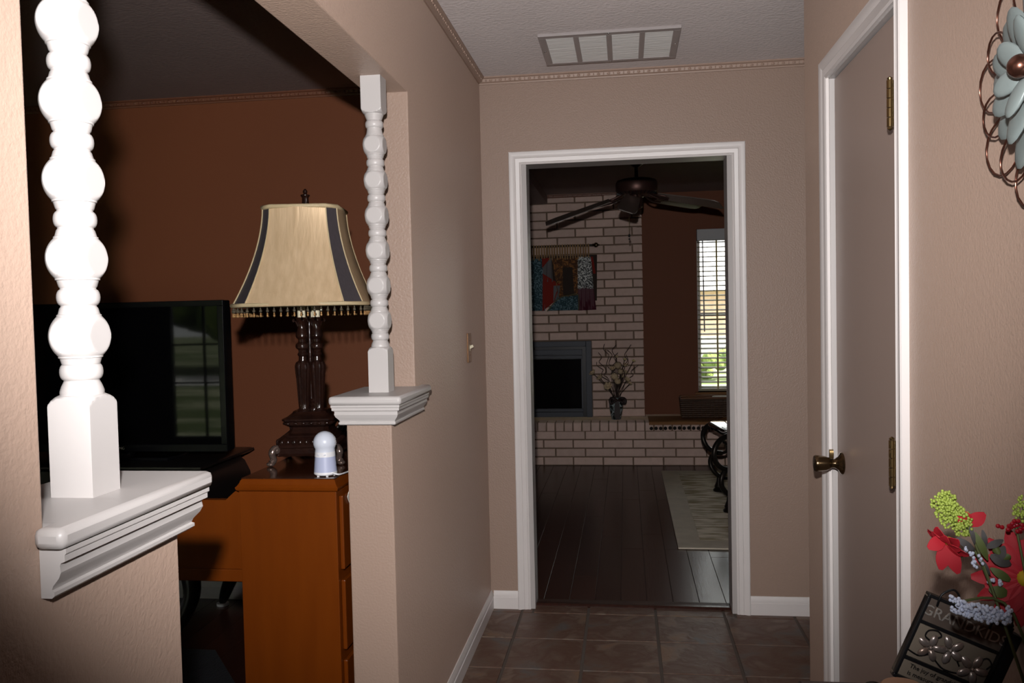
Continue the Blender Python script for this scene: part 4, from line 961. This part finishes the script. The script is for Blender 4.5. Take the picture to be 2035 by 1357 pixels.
# candle
cn = thing('candle_holder', 'iron scroll holder with a tan candle at the bottom edge', 'candle holder', (.385, 1.255, .740))
MB().lathe([(0,0),(.040,0),(.042,.004),(.012,.010),(.009,.03),(.012,.036),(.036,.040),(.036,.044),(0,.044)], seg=28).build('dish', M_iron, cn, 35)
MB().lathe([(0,.044),(.031,.044),(.031,.089),(.028,.092),(.006,.090),(0,.090)], seg=32).build('candle', M_candle, cn, 35, label='tan pillar candle')
MB().tube(smooth_path([(-.030,0,.040),(-.050,-.002,.046),(-.060,-.003,.068),(-.052,-.003,.092),(-.036,-.003,.094),(-.034,-.003,.080),(-.044,-.003,.074)],5), .0030, 7).build('scroll', M_iron, cn, 60)

# flower wall art
fa = thing('wall_flower', 'metal wall flower with sage petals and looping copper wires on the right wall', 'wall art', (XR, 1.268, 1.704))
def wp(y, z, off): return (-off, y, z)     # in the wall plane; off = distance from the wall
def loop(a, r0, r1, w, off):
    pts = []
    for i in range(20):
        t = 2*PI*i/20; rr = (r0+r1)/2+(r1-r0)/2*math.cos(t); ww = w*math.sin(t)*(.75+.25*math.cos(t))
        pts.append(wp((rr*math.cos(a)-ww*math.sin(a))*1.25, rr*math.sin(a)+ww*math.cos(a), off+.004*math.sin(t)))
    MB().tube(pts, .0017, 6, True).build('wire_loop', M_copper, fa, 60)
for k in range(9):
    a = k*2*PI/9+.12; loop(a, .075, .198, .052, .012); loop(a+.33, .075, .172, .040, .020)
def apetal(a, r0, r1, w, off, lift):
    L_ = (r1-r0)/2; M = Matrix(((0,0,-1),(math.cos(a),-math.sin(a),0),(math.sin(a),math.cos(a),0)))   # local x along petal, y across, z off the wall
    M = M @ Matrix.Rotation(-lift, 3, 'Y'); c_ = Vector(wp((r0+r1)/2*math.cos(a)*1.18, (r0+r1)/2*math.sin(a), off+L_*math.sin(lift)))
    MB().ball(c_, (L_, w/2, .0065), 16, 8, M).build('petal', M_sage, fa, 60)
for k in range(11): apetal(k*2*PI/11+.10, .03, .150, .058, .016, .06)
for k in range(9): apetal(k*2*PI/9+.35, .02, .112, .048, .030, .16)
for k in range(7): apetal(k*2*PI/7+.65, .012, .072, .036, .042, .30)
MB().ball(wp(0,0,.056), .0165, 20, 14).build('copper_ball', M_copper, fa, 60)
MB().lathe([(0,0),(.03,0),(.03,.040),(0,.045)], seg=16).build('mount', M_copper, fa, 40, rot=(0,-PI/2,0))

# ------------------------------------------------------------------ front window of the living room (mirrored in the television)
fw_ = thing('window_2', 'tall glazed window in the living room front wall', 'window', (-4.15, -1.36, .08)); fw_['kind'] = 'structure'
B((-.60,-.55,-.03,.03,0,2.02),(.55,.60,-.03,.03,0,2.02),(-.55,.55,-.03,.03,0,.06),(-.55,.55,-.03,.03,1.97,2.02)).build('window_frame', M_black, fw_)
B((-.55,.55,-.003,.003,.06,1.97)).build('pane', M_pane, fw_)
for x in (-.2, .18): B((x-.012,x+.012,-.012,.012,.06,1.97)).build('muntin', M_black, fw_)
for z in (.62, 1.02, 1.5): B((-.55,.55,-.012,.012,z-.01,z+.01)).build('muntin', M_black, fw_)
# outdoors
def cloudy(mb, c, r, n, seed, m):
    rr = random.Random(seed)
    for i in range(n):
        mb.ball(Vector(c)+Vector((rr.uniform(-1,1)*r[0], rr.uniform(-1,1)*r[1], rr.uniform(-1,1)*r[2])), rr.uniform(.3,.55)*min(r), 10, 7)
    return mb
struct(B((-60,60,8.15,70,-.35,-.25),(-60,60,-60,-1.42,-.35,-.25)), 'ground', M_grass, 'sunlit lawn outside the windows', 'lawn')
B((-60,60,15.5,17.5,-.25,-.235)).build('driveway', M_road, None, label='pale driveway across the lawn outside the den window', category='driveway')
B((-60,60,-15,-12,-.25,-.235)).build('road', M_road, None, label='pale road beyond the front lawn', category='road')
hs = thing('neighbour_house', 'pink brick house with a pale roof seen through the blinds', 'house', (4.2, 24, -.25))
B((-6,6,0,8,0,2.05)).build('wall', M_hbrick, hs); MB().prism([(-.6,2.05),(8.6,2.05),(4,3.6)], 'x', -6.4, 6.4).build('roof', M_roof, hs)
for x in (-3.6, -.55, 2.6):
    B((x-.6,x+.6,-.05,.02,1.0,1.9)).build('window', M_steel, hs); B((x-.7,x+.7,-.08,-.04,.9,1.0)).build('window_sill', M_white, hs)
B((-6,6,-.02,0,0,.8)).build('foundation', M_road, hs)
for i, (x, y, lab) in enumerate(((1.2,19,'low green hedge outside the den window'),(-6.0,-17,'leafy green tree left in the television reflection'),(-12.3,-18,'leafy green tree right in the television reflection'),(-19,-21,'far leafy tree behind the road'))):
    if i == 0: cloudy(MB(), (0,0,.3), (2.2,.5,.35), 60, i, M_hedge).build('hedge', M_hedge, None, 60, 0, (x,y,-.25), label=lab, category='hedge'); continue
    t = thing('tree', lab, 'tree', (x, y, -.25), 0, 'trees across the front road')
    MB().tube([(0,0,0),(.1,0,1.5),(0,.1,3.2)], [.22,.18,.12], 10).build('trunk', M_bark, t, 60)
    cloudy(MB(), (0,0,3.4), (2.2,2.0,1.7), 90, i, M_hedge).build('crown', M_hedge, t, 60)
